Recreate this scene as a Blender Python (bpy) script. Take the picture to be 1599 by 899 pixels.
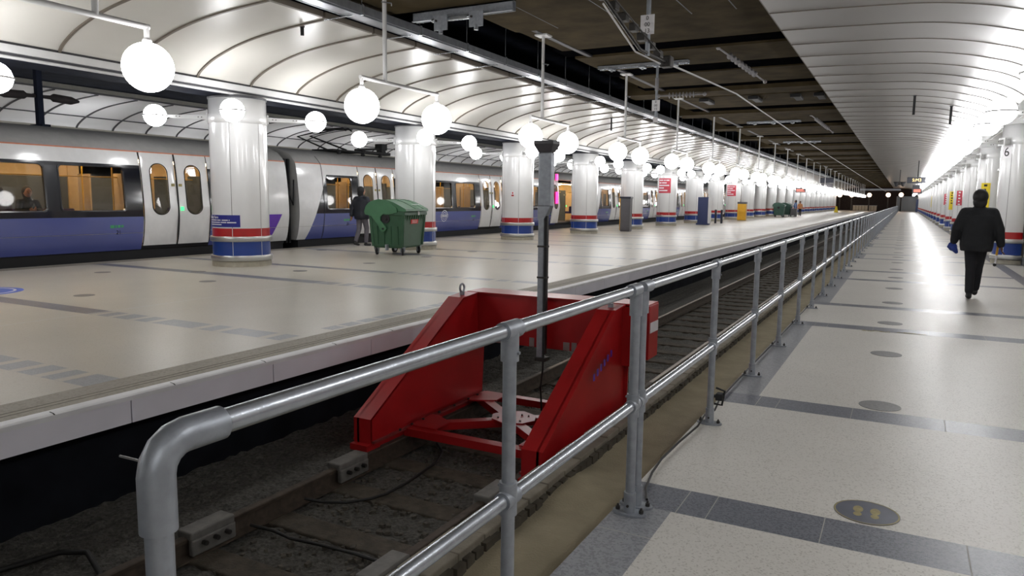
import bpy, bmesh, math, random
from mathutils import Vector, Matrix
for o in list(bpy.data.objects): bpy.data.objects.remove(o)
SC = bpy.context.scene
COL = SC.collection
PI = math.pi
random.seed(7)

# ---------------------------------------------------------------- camera, world, exposure
FPX, YAW, PITCH, ROLL = 1141.88, .488696, .1211736, .0119054
_fw = Vector((-math.sin(YAW)*math.cos(PITCH), math.cos(YAW)*math.cos(PITCH), -math.sin(PITCH)))
_r0 = Vector((math.cos(YAW), math.sin(YAW), 0)); _u0 = _r0.cross(_fw)
_R = math.cos(ROLL)*_r0 + math.sin(ROLL)*_u0
_U = -math.sin(ROLL)*_r0 + math.cos(ROLL)*_u0
cam_data = bpy.data.cameras.new('camera'); cam = bpy.data.objects.new('camera', cam_data); COL.objects.link(cam)
cam.matrix_world = Matrix(((_R.x, _U.x, -_fw.x, 0), (_R.y, _U.y, -_fw.y, 0), (_R.z, _U.z, -_fw.z, 1.58), (0, 0, 0, 1)))
cam_data.sensor_fit = 'HORIZONTAL'; cam_data.sensor_width = 36; cam_data.lens = FPX*36/1599
cam_data.clip_start = .05; cam_data.clip_end = 600
SC.camera = cam
GLOBE = 10.5          # radiance of the opal globe lamps
SC.view_settings.view_transform = 'Standard'; SC.view_settings.look = 'None'
SC.view_settings.gamma = 1; SC.view_settings.use_curve_mapping = False
SC.view_settings.exposure = 0.45
w = bpy.data.worlds.new('world'); SC.world = w; w.use_nodes = True
w.node_tree.nodes['Background'].inputs[0].default_value = (.75, .8, .9, 1)
w.node_tree.nodes['Background'].inputs[1].default_value = .10
SC.cycles.use_denoising = True
SC.cycles.max_bounces = 6; SC.cycles.diffuse_bounces = 4; SC.cycles.glossy_bounces = 3
SC.cycles.transparent_max_bounces = 12; SC.cycles.sample_clamp_indirect = 4

# ---------------------------------------------------------------- materials
def lin(c):
    return tuple((v/12.92 if v <= .04045 else ((v+.055)/1.055)**2.4) for v in (c[0]/255, c[1]/255, c[2]/255))
def mat(name, rgb, rough=.5, metal=0, var=.06, scale=6, bump=0, bscale=60, coat=0, emit=0, ecol=None, stretch=None, detail=3, spec=.5):
    m = bpy.data.materials.new(name); m.use_nodes = True
    nt = m.node_tree; b = nt.nodes['Principled BSDF']; c = lin(rgb)
    tc = nt.nodes.new('ShaderNodeTexCoord'); src = tc.outputs['Object']
    if stretch:
        mp = nt.nodes.new('ShaderNodeMapping'); mp.inputs['Scale'].default_value = stretch
        nt.links.new(src, mp.inputs[0]); src = mp.outputs[0]
    n = nt.nodes.new('ShaderNodeTexNoise'); n.inputs['Scale'].default_value = scale; n.inputs['Detail'].default_value = detail
    nt.links.new(src, n.inputs['Vector'])
    r = nt.nodes.new('ShaderNodeValToRGB')
    r.color_ramp.elements[0].position = .3; r.color_ramp.elements[1].position = .7
    r.color_ramp.elements[0].color = tuple(max(0, v*(1-var)) for v in c)+(1,)
    r.color_ramp.elements[1].color = tuple(min(1, v*(1+var)) for v in c)+(1,)
    nt.links.new(n.outputs[0], r.inputs[0]); nt.links.new(r.outputs[0], b.inputs['Base Color'])
    b.inputs['Roughness'].default_value = rough; b.inputs['Metallic'].default_value = metal
    b.inputs['Coat Weight'].default_value = coat; b.inputs['Coat Roughness'].default_value = .08
    b.inputs['Specular IOR Level'].default_value = spec
    if bump:
        n2 = nt.nodes.new('ShaderNodeTexNoise'); n2.inputs['Scale'].default_value = bscale; n2.inputs['Detail'].default_value = 4
        nt.links.new(src, n2.inputs['Vector'])
        bp = nt.nodes.new('ShaderNodeBump'); bp.inputs['Strength'].default_value = bump; bp.inputs['Distance'].default_value = .02
        nt.links.new(n2.outputs[0], bp.inputs['Height']); nt.links.new(bp.outputs[0], b.inputs['Normal'])
    if emit:
        b.inputs['Emission Color'].default_value = (lin(ecol) if ecol else c)+(1,)
        b.inputs['Emission Strength'].default_value = emit
    return m
def speckle(name, rgb, dark, rough, dens=.62, scale=70, bump=.05, spec=.5):
    # terrazzo / granite: random dark chips in a pale ground
    m = mat(name, rgb, rough, var=.04, scale=.9, detail=2, spec=spec)
    nt = m.node_tree; b = nt.nodes['Principled BSDF']; ramp = b.inputs['Base Color'].links[0].from_node
    tc = [n for n in nt.nodes if n.type == 'TEX_COORD'][0]
    v = nt.nodes.new('ShaderNodeTexVoronoi'); v.inputs['Scale'].default_value = scale
    nt.links.new(tc.outputs['Object'], v.inputs['Vector'])
    r = nt.nodes.new('ShaderNodeValToRGB'); r.color_ramp.elements[0].position = dens; r.color_ramp.elements[1].position = min(1, dens+.25)
    r.color_ramp.elements[0].color = (0, 0, 0, 1); r.color_ramp.elements[1].color = (1, 1, 1, 1)
    sp = nt.nodes.new('ShaderNodeSeparateColor'); nt.links.new(v.outputs['Color'], sp.inputs[0]); nt.links.new(sp.outputs[0], r.inputs[0])
    mx = nt.nodes.new('ShaderNodeMixRGB'); mx.inputs[2].default_value = lin(dark)+(1,)
    nt.links.new(r.outputs[0], mx.inputs[0]); nt.links.new(ramp.outputs[0], mx.inputs[1]); nt.links.new(mx.outputs[0], b.inputs['Base Color'])
    if bump:
        n2 = nt.nodes.new('ShaderNodeTexNoise'); n2.inputs['Scale'].default_value = 30; n2.inputs['Detail'].default_value = 2
        nt.links.new(tc.outputs['Object'], n2.inputs['Vector'])
        bp = nt.nodes.new('ShaderNodeBump'); bp.inputs['Strength'].default_value = bump; bp.inputs['Distance'].default_value = .02
        nt.links.new(n2.outputs[0], bp.inputs['Height']); nt.links.new(bp.outputs[0], b.inputs['Normal'])
    return m
def glass(name, tint, gloss=.12):
    m = bpy.data.materials.new(name); m.use_nodes = True; nt = m.node_tree
    nt.nodes.remove(nt.nodes['Principled BSDF']); out = nt.nodes['Material Output']
    t = nt.nodes.new('ShaderNodeBsdfTransparent'); t.inputs[0].default_value = lin(tint)+(1,)
    g = nt.nodes.new('ShaderNodeBsdfGlossy'); g.inputs['Roughness'].default_value = .03
    f = nt.nodes.new('ShaderNodeFresnel'); f.inputs[0].default_value = 1.6
    mx = nt.nodes.new('ShaderNodeMixShader')
    nt.links.new(f.outputs[0], mx.inputs[0]); nt.links.new(t.outputs[0], mx.inputs[1]); nt.links.new(g.outputs[0], mx.inputs[2])
    nt.links.new(mx.outputs[0], out.inputs[0]); return m

MT = {}
MT['floor'] = speckle('terrazzo', (206, 203, 196), (174, 170, 162), .37, dens=.78, scale=130, bump=.06, spec=.26)
MT['floorL'] = speckle('terrazzo_island', (186, 181, 169), (170, 164, 151), .34, dens=.8, scale=110, bump=.05, spec=.25)
MT['granite'] = speckle('granite', (112, 115, 124), (86, 89, 98), .33, dens=.5, scale=120, bump=.04)
MT['granite_worn'] = speckle('granite_worn', (146, 148, 152), (126, 128, 132), .38, dens=.5, scale=90, bump=.06)
MT['grout'] = mat('grout', (176, 174, 168), .7)
MT['coping'] = speckle('coping', (146, 139, 125), (130, 123, 109), .6, dens=.6, scale=50, bump=.15)
MT['groove'] = mat('groove', (96, 88, 76), .8)
MT['lip'] = mat('edge_white', (226, 226, 228), .45, var=.1, scale=3)
MT['fascia'] = mat('edge_fascia', (226, 224, 232), .4, var=.05, scale=2)
MT['dark'] = mat('dull_black', (22, 24, 29), .95, var=.3, scale=3, spec=.1)  # near-black for the pit walls and slab core
MT['navy'] = mat('dull_navy', (32, 36, 48), .95, var=.3, scale=2, spec=.1)  # dark navy for the void, its beams and the drop tube
MT['sand'] = mat('sandy_screed', (150, 140, 116), .95, var=.14, scale=3.2, bump=.5, bscale=60, detail=8)
MT['ballast'] = mat('ballast', (80, 78, 73), .95, var=.55, scale=34, bump=1.0, bscale=42, detail=8)
MT['stone'] = mat('ballast_stone', (84, 79, 71), .95, var=.4, scale=12)
MT['sleeper'] = mat('sleeper', (78, 71, 61), .9, var=.35, scale=10, bump=.4)
MT['trough'] = mat('trough_concrete', (140, 133, 120), .9, var=.2, scale=5, bump=.2)
MT['rail_rust'] = mat('rail_rust', (78, 68, 59), .65, .4, var=.3, scale=14)
MT['rail_head'] = mat('rail_head', (120, 104, 88), .45, .8, var=.25, scale=12)
MT['galv'] = mat('galvanised', (180, 185, 192), .27, .78, var=.10, scale=18, bump=.04, bscale=90, detail=6)
MT['galvd'] = mat('galvanised_dull', (154, 159, 166), .4, .5, var=.12, scale=22, bump=.05, bscale=70)
MT['steel'] = mat('brushed_steel', (190, 190, 188), .3, .95, var=.08, scale=30, stretch=(1, 1, 12))
MT['bolt'] = mat('dark_bolt', (70, 68, 66), .5, .7)
MT['red'] = mat('red_paint', (162, 21, 25), .36, 0, var=.10, scale=2.5, bump=.03, bscale=20)
MT['red_scuff'] = mat('red_paint_scuffed', (134, 44, 44), .6, 0, var=.3, scale=9)
MT['scuff'] = mat('bare_scuff', (140, 130, 128), .6, .2)
MT['white'] = mat('white_enamel', (224, 224, 224), .18, 0, var=.02, scale=2, coat=.5)
MT['seam'] = mat('seam', (120, 118, 116), .6)
MT['plinth'] = mat('plinth_stone', (170, 164, 148), .6, var=.12, scale=8)
MT['cred'] = mat('band_red', (172, 30, 32), .3, coat=.3)
MT['cblue'] = mat('band_blue', (28, 62, 140), .3, coat=.3)
MT['sblue'] = mat('sign_blue', (30, 36, 130), .4)
MT['sred'] = mat('sign_red', (196, 60, 78), .4)
MT['syellow'] = mat('sign_yellow', (232, 206, 40), .45)
MT['swhite'] = mat('sign_white', (232, 230, 232), .5)
MT['black'] = mat('matt_black', (22, 22, 24), .55, var=.15)
MT['clamp'] = mat('clamp_iron', (112, 110, 106), .6, .3, var=.2, scale=14)
MT['tray'] = mat('tray_zinc', (150, 154, 160), .34, .7, var=.12, scale=8)
MT['packing'] = mat('packing', (84, 78, 68), .9, var=.3)
MT['rubber'] = mat('black_rubber', (26, 26, 27), .7)
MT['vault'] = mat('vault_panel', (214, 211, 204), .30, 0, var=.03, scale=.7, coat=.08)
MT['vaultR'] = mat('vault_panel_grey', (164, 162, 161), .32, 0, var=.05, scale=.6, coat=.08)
MT['rib'] = mat('vault_rib', (112, 104, 94), .5)
MT['ribd'] = mat('vault_rib_dark', (62, 62, 66), .5)
MT['gap_shade'] = mat('gap_shade_black', (12, 12, 14), 1, var=.3, scale=3, spec=0)
MT['concrete'] = mat('soffit_concrete', (70, 61, 44), .95, var=.28, scale=1.6, bump=.15, bscale=12, detail=7, spec=.08)
MT['globe_column'] = mat('opal_globe_column', (255, 255, 255), .3, emit=GLOBE*2.0, ecol=(254, 254, 255))
MT['paint'] = mat('white_paint', (214, 214, 214), .4, var=.03)
MT['globe'] = mat('opal_globe', (255, 255, 255), .3, emit=GLOBE, ecol=(255, 253, 252))
MT['wallw'] = mat('wall_panel', (208, 207, 203), .3, var=.03, coat=.2)
MT['wallb'] = mat('wall_beige', (196, 192, 180), .5, var=.05)
MT['brick'] = mat('sooty_brick', (40, 35, 36), .9, var=.35, scale=4)
MT['warm'] = mat('tunnel_lamp', (255, 220, 190), .4, emit=7, ecol=(255, 214, 180))
# train
MT['tblue'] = mat('train_blue', (84, 92, 150), .25, var=.05, scale=.8, coat=.6)
MT['tband'] = mat('train_band', (20, 22, 30), .12, var=.1, coat=.6)
MT['twhite'] = mat('train_white', (220, 219, 218), .22, var=.03, coat=.5)
MT['tgrey'] = mat('train_roof', (168, 167, 164), .5, var=.06)
MT['torange'] = mat('train_orange', (206, 128, 98), .4)
MT['tpurple'] = mat('train_purple', (98, 52, 170), .25, coat=.5)
MT['tunder'] = mat('train_underframe', (20, 20, 22), .8)
MT['vaultF'] = mat('vault_panel_white', (222, 222, 224), .3, 0, var=.03, scale=.7, coat=.08)
MT['tglass'] = glass('train_glass', (176, 174, 172))
MT['tinner'] = mat('train_interior', (206, 180, 138), .5)
MT['tinner_dark'] = mat('train_interior_grey', (78, 86, 90), .5)
MT['tfloor'] = mat('train_floor', (110, 96, 84), .5)
MT['tlight'] = mat('train_ceiling_light', (255, 236, 200), .5, emit=14, ecol=(255, 226, 178))
MT['tpole'] = mat('train_pole', (214, 170, 60), .35)
MT['tseat'] = mat('train_seat', (64, 52, 92), .8, var=.3, scale=20)
MT['tgreen'] = mat('green_marker', (60, 150, 96), .5)
MT['tled'] = mat('door_button', (60, 220, 120), .4, emit=1.5)
MT['magenta'] = mat('magenta_light', (255, 40, 130), .4, emit=2.0)
# misc
MT['bin'] = mat('bin_green', (48, 84, 60), .42, var=.1, scale=5)
MT['binlid'] = mat('bin_lid_green', (62, 108, 76), .38, var=.08, scale=5)
MT['bin_far'] = mat('bin_far_green', (50, 84, 72), .5, var=.1)
MT['skin'] = mat('skin', (172, 124, 100), .55, var=.05)
MT['skin_dark'] = mat('skin_dark', (92, 62, 46), .55, var=.05)
MT['hair'] = mat('hair_black', (20, 18, 18), .6, var=.3, scale=60)
MT['coat'] = mat('black_cloth', (16, 18, 22), .8, var=.25, scale=12, bump=.2, bscale=25)
MT['trouser'] = mat('black_trousers', (20, 21, 26), .85, var=.2, scale=10, bump=.15, bscale=25)
MT['puffer'] = mat('navy_puffer', (22, 25, 34), .6, var=.2, scale=10, bump=.2, bscale=16)
MT['greytr'] = mat('grey_trousers', (104, 100, 106), .85, var=.12)
MT['shoe'] = mat('shoe_black', (20, 19, 19), .5)
MT['bluebag'] = mat('blue_cloth', (30, 54, 130), .7, var=.2, scale=15)
MT['bluejk'] = mat('blue_jacket', (44, 92, 150), .7)
MT['maroon'] = mat('maroon_top', (80, 40, 52), .8)
MT['yellow'] = mat('yellow_box', (224, 168, 34), .4)
MT['greypanel'] = mat('grey_panel', (86, 84, 88), .5)
MT['navypanel'] = mat('navy_panel', (40, 52, 94), .4)
MT['blueDisc'] = mat('blue_vinyl', (46, 92, 190), .4)
MT['greyDisc'] = speckle('grey_vinyl', (112, 111, 110), (98, 97, 96), .42, dens=.6, bump=.05)
MT['slateDisc'] = mat('slate_vinyl', (74, 78, 92), .4, var=.12, scale=14)
MT['ochre'] = mat('worn_yellow', (146, 134, 82), .5, var=.2, scale=30)
MT['screen'] = mat('dark_screen', (40, 42, 56), .3)
MT['amber'] = mat('amber_led', (240, 214, 150), .5, emit=1.2, ecol=(255, 226, 140))
MT['red_led'] = mat('red_led', (240, 130, 120), .5, emit=.8, ecol=(255, 140, 120))
MT['hivis'] = mat('hi_vis_orange', (206, 140, 90), .7)
MT['insul'] = mat('insulator_glass', (150, 148, 150), .3)
MT['text_dark'] = mat('ink', (30, 28, 28), .6)
MT['cable'] = mat('cable_black', (24, 23, 22), .6)

# ---------------------------------------------------------------- mesh builder
class MB:
    def __init__(s): s.v = []; s.f = []; s.m = []; s.sm = []
    def add(s, vs, fs, m=0, smooth=False):
        b = len(s.v); s.v += [tuple(p) for p in vs]
        for f in fs: s.f.append(tuple(i+b for i in f)); s.m.append(m); s.sm.append(smooth)
        return s
    def box(s, x0, x1, y0, y1, z0, z1, m=0):
        return s.add([(x0,y0,z0),(x1,y0,z0),(x1,y1,z0),(x0,y1,z0),(x0,y0,z1),(x1,y0,z1),(x1,y1,z1),(x0,y1,z1)],
                     [(3,2,1,0),(4,5,6,7),(0,1,5,4),(1,2,6,5),(2,3,7,6),(3,0,4,7)], m)
    def bbox(s, x0, x1, y0, y1, z0, z1, m=0, b=.01):
        # box with chamfered edges along every axis
        bm = bmesh.new(); bmesh.ops.create_cube(bm, size=1)
        for v in bm.verts: v.co = Vector(((x0+x1)/2+v.co.x*(x1-x0), (y0+y1)/2+v.co.y*(y1-y0), (z0+z1)/2+v.co.z*(z1-z0)))
        bmesh.ops.bevel(bm, geom=bm.edges[:], offset=b, segments=2, affect='EDGES', profile=.5)
        bm.verts.index_update(); s.add([v.co[:] for v in bm.verts], [[v.index for v in f.verts] for f in bm.faces], m); bm.free(); return s
    def hexa(s, P, m=0):
        # eight corners: bottom ring then top ring
        return s.add(P, [(3,2,1,0),(4,5,6,7),(0,1,5,4),(1,2,6,5),(2,3,7,6),(3,0,4,7)], m)
    def tube(s, pts, r, seg=12, m=0, caps=True, smooth=True):
        pts = [Vector(p) for p in pts]; rs = r if isinstance(r, (list, tuple)) else [r]*len(pts)
        vs = []; n = len(pts); up = None
        for i, p in enumerate(pts):
            t = ((pts[min(i+1, n-1)]-pts[max(i-1, 0)])).normalized()
            if up is None:
                up = Vector((0, 0, 1)) if abs(t.z) < .9 else Vector((1, 0, 0))
            a = t.cross(up).normalized(); up = a.cross(t).normalized()
            for k in range(seg):
                q = 2*PI*k/seg; vs.append(p+(a*math.cos(q)+up*math.sin(q))*rs[i])
        fs = [(i*seg+k, i*seg+(k+1) % seg, (i+1)*seg+(k+1) % seg, (i+1)*seg+k) for i in range(n-1) for k in range(seg)]
        s.add(vs, fs, m, smooth)
        if caps:
            s.add(vs[:seg], [tuple(range(seg))[::-1]], m); s.add(vs[-seg:], [tuple(range(seg))], m)
        return s
    def lathe(s, prof, c=(0, 0, 0), seg=32, m=0, a0=0, a1=2*PI, smooth=True):
        full = abs(a1-a0-2*PI) < 1e-6; n = seg if full else seg+1; vs = []
        for r, z in prof:
            for k in range(n):
                q = a0+(a1-a0)*k/seg; vs.append((c[0]+r*math.cos(q), c[1]+r*math.sin(q), c[2]+z))
        fs = []
        for i in range(len(prof)-1):
            for k in range(seg):
                k2 = (k+1) % n; fs.append((i*n+k, i*n+k2, (i+1)*n+k2, (i+1)*n+k))
        return s.add(vs, fs, m, smooth)
    def sphere(s, c, r, seg=20, rings=12, m=0, sc=(1, 1, 1)):
        vs = [(c[0], c[1], c[2]-r*sc[2])]; fs = []
        for i in range(1, rings):
            p = -PI/2+PI*i/rings
            for k in range(seg):
                q = 2*PI*k/seg; vs.append((c[0]+r*sc[0]*math.cos(p)*math.cos(q), c[1]+r*sc[1]*math.cos(p)*math.sin(q), c[2]+r*sc[2]*math.sin(p)))
        vs.append((c[0], c[1], c[2]+r*sc[2])); L = len(vs)-1
        for k in range(seg):
            fs.append((0, 1+(k+1) % seg, 1+k)); fs.append((L, 1+(rings-2)*seg+k, 1+(rings-2)*seg+(k+1) % seg))
            for i in range(rings-2):
                a = 1+i*seg; fs.append((a+k, a+(k+1) % seg, a+seg+(k+1) % seg, a+seg+k))
        return s.add(vs, fs, m, True)
    def prism(s, poly, axis, a, b, m=0, smooth=False):
        # poly: 2-D outline; axis 'x': (y,z) swept along x, 'y': (x,z) along y, 'z': (x,y) along z
        def P(p, t): return (t, p[0], p[1]) if axis == 'x' else (p[0], t, p[1]) if axis == 'y' else (p[0], p[1], t)
        n = len(poly); vs = [P(p, a) for p in poly]+[P(p, b) for p in poly]
        s.add(vs, [(i, (i+1) % n, n+(i+1) % n, n+i) for i in range(n)], m, smooth)
        s.add(vs[:n], [tuple(range(n))[::-1]], m); s.add(vs[n:], [tuple(range(n))], m); return s
    def caps(s, p0, r0, p1, r1, m=0, seg=12):
        # tapered limb with round ends
        p0 = Vector(p0); p1 = Vector(p1); t = (p1-p0).normalized(); pts = []; rs = []
        for k in range(4):
            a = PI/2*(1-k/4); pts.append(p0-t*r0*math.sin(a)); rs.append(max(.001, r0*math.cos(a)))
        pts += [p0, p1]; rs += [r0, r1]
        for k in range(1, 5):
            a = PI/2*k/4; pts.append(p1+t*r1*math.sin(a)); rs.append(max(.001, r1*math.cos(a)))
        return s.tube(pts, rs, seg, m)
    def loft(s, rings, seg=20, m=0):
        # rings: (cx, cy, z, rx, ry)
        vs = [(x+rx*math.cos(2*PI*k/seg), y+ry*math.sin(2*PI*k/seg), z) for x, y, z, rx, ry in rings for k in range(seg)]
        fs = [(i*seg+k, i*seg+(k+1) % seg, (i+1)*seg+(k+1) % seg, (i+1)*seg+k) for i in range(len(rings)-1) for k in range(seg)]
        s.add(vs, fs, m, True); s.add(vs[:seg], [tuple(range(seg))[::-1]], m); s.add(vs[-seg:], [tuple(range(seg))], m); return s
    def build(s, name, mats, parent=None, loc=None):
        me = bpy.data.meshes.new(name); me.from_pydata(s.v, [], s.f)
        for m in (mats if isinstance(mats, (list, tuple)) else [mats]): me.materials.append(MT[m] if isinstance(m, str) else m)
        me.polygons.foreach_set('material_index', s.m); me.polygons.foreach_set('use_smooth', s.sm); me.update()
        bm = bmesh.new(); bm.from_mesh(me); bmesh.ops.recalc_face_normals(bm, faces=bm.faces) if len(s.f) < 60000 else None; bm.to_mesh(me); bm.free()
        o = bpy.data.objects.new(name, me); COL.objects.link(o)
        if parent is not None: o.parent = parent
        if loc: o.location = loc
        return o
def tag(o, label, cat, group=None, kind=None):
    o['label'] = label; o['category'] = cat
    if group: o['group'] = group
    if kind: o['kind'] = kind
    return o
def struct(o): o['kind'] = 'structure'; return o
def thing(name, label, cat, loc=(0, 0, 0), rz=0, group=None, kind=None):
    o = bpy.data.objects.new(name, None); COL.objects.link(o); o.location = loc; o.rotation_euler = (0, 0, rz); o.empty_display_size = .1
    return tag(o, label, cat, group, kind)
def dup(root, loc=None, rz=None, label=None, group=None, mesh=None):
    def cp(o, p):
        c = o.copy(); COL.objects.link(c); c.parent = p
        if mesh and o.name.split('.')[0] in mesh: c.data = mesh[o.name.split('.')[0]]
        for ch in list(o.children): cp(ch, c)
        return c
    r = cp(root, None)
    if loc is not None: r.location = loc
    if rz is not None: r.rotation_euler = (0, 0, rz)
    if label: r['label'] = label
    if group: r['group'] = group
    return r
_T = 'first second third fourth fifth sixth seventh eighth ninth tenth eleventh twelfth thirteenth fourteenth fifteenth sixteenth seventeenth eighteenth nineteenth'.split()
_D = {20: ('twenty', 'twentieth'), 30: ('thirty', 'thirtieth'), 40: ('forty', 'fortieth'), 50: ('fifty', 'fiftieth')}
def nth(n):
    if n < 20: return _T[n-1]
    d = n//10*10
    return _D[d][1] if n == d else _D[d][0]+'-'+_T[n-d-1]
def text_mesh(body, size, fn, name, m, parent, depth=.002, align='CENTER'):
    # lettering: built-in font turned to a mesh, each vertex placed by fn(u, v, w)
    cu = bpy.data.curves.new('t', 'FONT'); cu.body = body; cu.size = size; cu.extrude = depth/2; cu.align_x = align; cu.align_y = 'CENTER'; cu.resolution_u = 3
    t = bpy.data.objects.new('t', cu); COL.objects.link(t)
    dg = bpy.context.evaluated_depsgraph_get(); me = bpy.data.meshes.new_from_object(t.evaluated_get(dg))
    bpy.data.objects.remove(t)
    for v in me.vertices: v.co = fn(v.co.x, v.co.y, v.co.z)
    me.name = name; me.materials.clear(); me.materials.append(MT[m])
    o = bpy.data.objects.new(name, me); COL.objects.link(o); o.parent = parent; return o
def smoothcurve(P, n):
    # Catmull-Rom through 2-D points
    out = []
    for i in range(len(P)-1):
        p0 = P[max(i-1, 0)]; p1 = P[i]; p2 = P[i+1]; p3 = P[min(i+2, len(P)-1)]
        for k in range(n):
            t = k/n
            out.append(tuple(.5*((2*p1[j])+(-p0[j]+p2[j])*t+(2*p0[j]-5*p1[j]+4*p2[j]-p3[j])*t*t+(-p0[j]+3*p1[j]-3*p2[j]+p3[j])*t**3) for j in range(2)))
    return out+[P[-1]]
# ---------------------------------------------------------------- the setting: floors and track beds
YA, YB = -12.0, 176.0
def strips_y():
    out = [(3.55, 3.87), (5.81, 6.13), (10.06, 10.40), (12.27, 12.57)]
    y = 16.62
    while y < YB-3: out += [(y, y+.32), (y+2.24, y+2.54)]; y += 6.5
    return out
SY = strips_y()
def cells(mb, xs, ys, fn, z=0):
    for i in range(len(xs)-1):
        for j in range(len(ys)-1):
            x0, x1, y0, y1 = xs[i], xs[i+1], ys[j], ys[j+1]
            mb.add([(x0,y0,z),(x1,y0,z),(x1,y1,z),(x0,y1,z)], [(0,1,2,3)], fn((x0+x1)/2, (y0+y1)/2))
def ybreaks(): return [YA]+[v for a in SY for v in a]+[YB]
def instrip(y): return any(a < y < b for a, b in SY)
# walkway beside the railing
mb = MB()
def fnR(x, y):
    if instrip(y): return 1
    if x < -.95: return 0 if (3.87 < y < 5.81 or 10.4 < y < 12.27 or (y > 16 and ((y-16.62) % 6.5) > 2.3)) else 2
    if 2.18 < x < 2.42 and y > 12: return 1
    return 0
# strip tiles carry thin pale grout joints
cells(mb, [-1.22, -.95, 2.18, 2.42, 3.0], ybreaks(), fnR)
mb.box(-1.22, 3.0, YA, YB, -.3, -.002, 3)
for a, b in SY[:4]:
    for x in (-.93, -.78, -.25, .36, .95, 1.5):
        mb.add([(x, a, .0015), (x+.005, a, .0015), (x+.005, b, .0015), (x, b, .0015)], [(0, 1, 2, 3)], 4)
for y in (2.62, 3.2, 7.4, 8.7):
    mb.add([(-1.22, y, .0015), (-.95, y, .0015), (-.95, y+.006, .0015), (-1.22, y+.006, .0015)], [(0, 1, 2, 3)], 4)
for i in range(22):
    x = -.42+.75*random.random(); y = 10.02+.1*random.random()+.12*(x+.05); q = .02+.05*random.random()
    mb.add([(x, y, .0016), (x+q*1.6, y-.006, .0016), (x+q*2, y+q*.45, .0016), (x+q*.4, y+q*.6, .0016)], [(0, 1, 2, 3)], 5)
struct(mb.build('floor', ['floor', 'granite', 'granite_worn', 'trough', 'grout', 'ochre']))
# island platform
mb = MB()
def fnL(x, y):
    if x > -5.40: return 4
    if x > -5.44: return 4
    if x > -5.47: return 3
    if -5.56 < x < -5.54 or -5.63 < x < -5.61: return 5
    if x > -5.88: return 3
    if -9.47 < x < -9.44: return 6
    if x < -16.1: return 3
    if instrip(y): return 2 if x > -9.44 else 1
    return 0
cells(mb, [-16.6, -16.1, -9.47, -9.44, -5.88, -5.63, -5.61, -5.56, -5.54, -5.47, -5.44, -5.40], ybreaks(), fnL)
# chamfered white nosing and fascia panel
for y in range(int((YB-YA)/1.0)): 
    y0 = YA+y*1.0; y1 = y0+.99
    mb.add([(-5.40,y0,0),(-5.36,y0,-.004),(-5.36,y1,-.004),(-5.40,y1,0)], [(0,1,2,3)], 4)
    mb.add([(-5.36,y0,-.004),(-5.336,y0,-.014),(-5.336,y1,-.014),(-5.36,y1,-.004)], [(0,1,2,3)], 4)
mb.add([(-5.336,YA,-.014),(-5.336,YB,-.014),(-5.336,YB,-.05),(-5.336,YA,-.05)], [(0,1,2,3)], 4)
mb.add([(-5.378,YA,-.018),(-5.35,YA,-.05),(-5.35,YB,-.05),(-5.378,YB,-.018)], [(0,1,2,3)], 5)
y = YA+.6
while y < YB: mb.box(-5.36, -5.345, y, y+1.49, -.235, -.05, 7); y += 1.5
mb.box(-16.6, -5.362, YA, YB, -.24, -.004, 8)
# broken rows of small granite tiles with pale joints across the strips
for a, b in SY[:10]:
    x = -9.4
    while x < -5.95:
        mb.add([(x,a,.0015),(x+.02,a,.0015),(x+.02,b,.0015),(x,b,.0015)], [(0,1,2,3)], 9)
        if random.random() < .55: mb.add([(x+.02,a,.0016),(x+.13,a,.0016),(x+.13,b,.0016),(x+.02,b,.0016)], [(0,1,2,3)], 0)
        x += .30+.14*random.random()
y = 6.6
while y < 10.0:
    w = .2+.15*random.random(); mb.add([(-6.12,y,.0015),(-5.93,y,.0015),(-5.93,y+w,.0015),(-6.12,y+w,.0015)], [(0,1,2,3)], 2); y += w+.05
mb.build('floor_island', ['floorL', 'granite', 'granite_worn', 'coping', 'lip', 'groove', 'steel', 'fascia', 'dark', 'grout'])['kind'] = 'structure'
# far platform beyond the train
struct(MB().box(-30, -20.6, YA, YB, -.3, 0, 0).build('floor_far', 'floorL'))
# walls of the pits
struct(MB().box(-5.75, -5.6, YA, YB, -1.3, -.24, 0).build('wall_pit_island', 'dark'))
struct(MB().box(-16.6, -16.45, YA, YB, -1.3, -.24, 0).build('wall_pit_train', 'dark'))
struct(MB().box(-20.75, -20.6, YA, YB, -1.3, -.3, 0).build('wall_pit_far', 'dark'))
struct(MB().box(-1.3, -1.22, YA, YB, -.7, -.302, 0).build('wall_pit_walkway', 'trough'))
struct(MB().box(-20.6, -16.45, YA, YB, -1.35, -1.2, 0).build('floor_train_pit', 'ballast'))
# sandy ledge, concrete trough lids, ballast
mb = MB(); N = 150
def ledge_z(x, y): return -.62+.022*math.sin(x*7+y*2.1)+.018*math.sin(y*5.3-x*3)+.008*random.random()
ys = [YA+.12*i for i in range(150)]+[14+2.0*i for i in range(82)]; xs = [-2.45+.125*i for i in range(10)]+[-1.25]
vs = [(x, y, ledge_z(x, y)) for y in ys for x in xs]; nx = len(xs)
mb.add(vs, [(j*nx+i, j*nx+i+1, (j+1)*nx+i+1, (j+1)*nx+i) for j in range(len(ys)-1) for i in range(nx-1)], 0, True)
struct(mb.build('floor_ledge', 'sand'))
mb = MB(); y = 0.4
while y < 60:
    d = .01*random.random(); mb.bbox(-2.44+d, -2.21+d, y, y+.30, -.66, -.535+.012*random.random(), 0, .008); y += .312
t_ = MB(); y = .4
while y < 40: t_.box(-2.205, -2.16-.015*random.random(), y, y+.085+.03*random.random(), -.66, -.56-.015*random.random(), 0); y += .105+.03*random.random()
struct(t_.build('trim_trough_packing', 'packing'))
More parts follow.
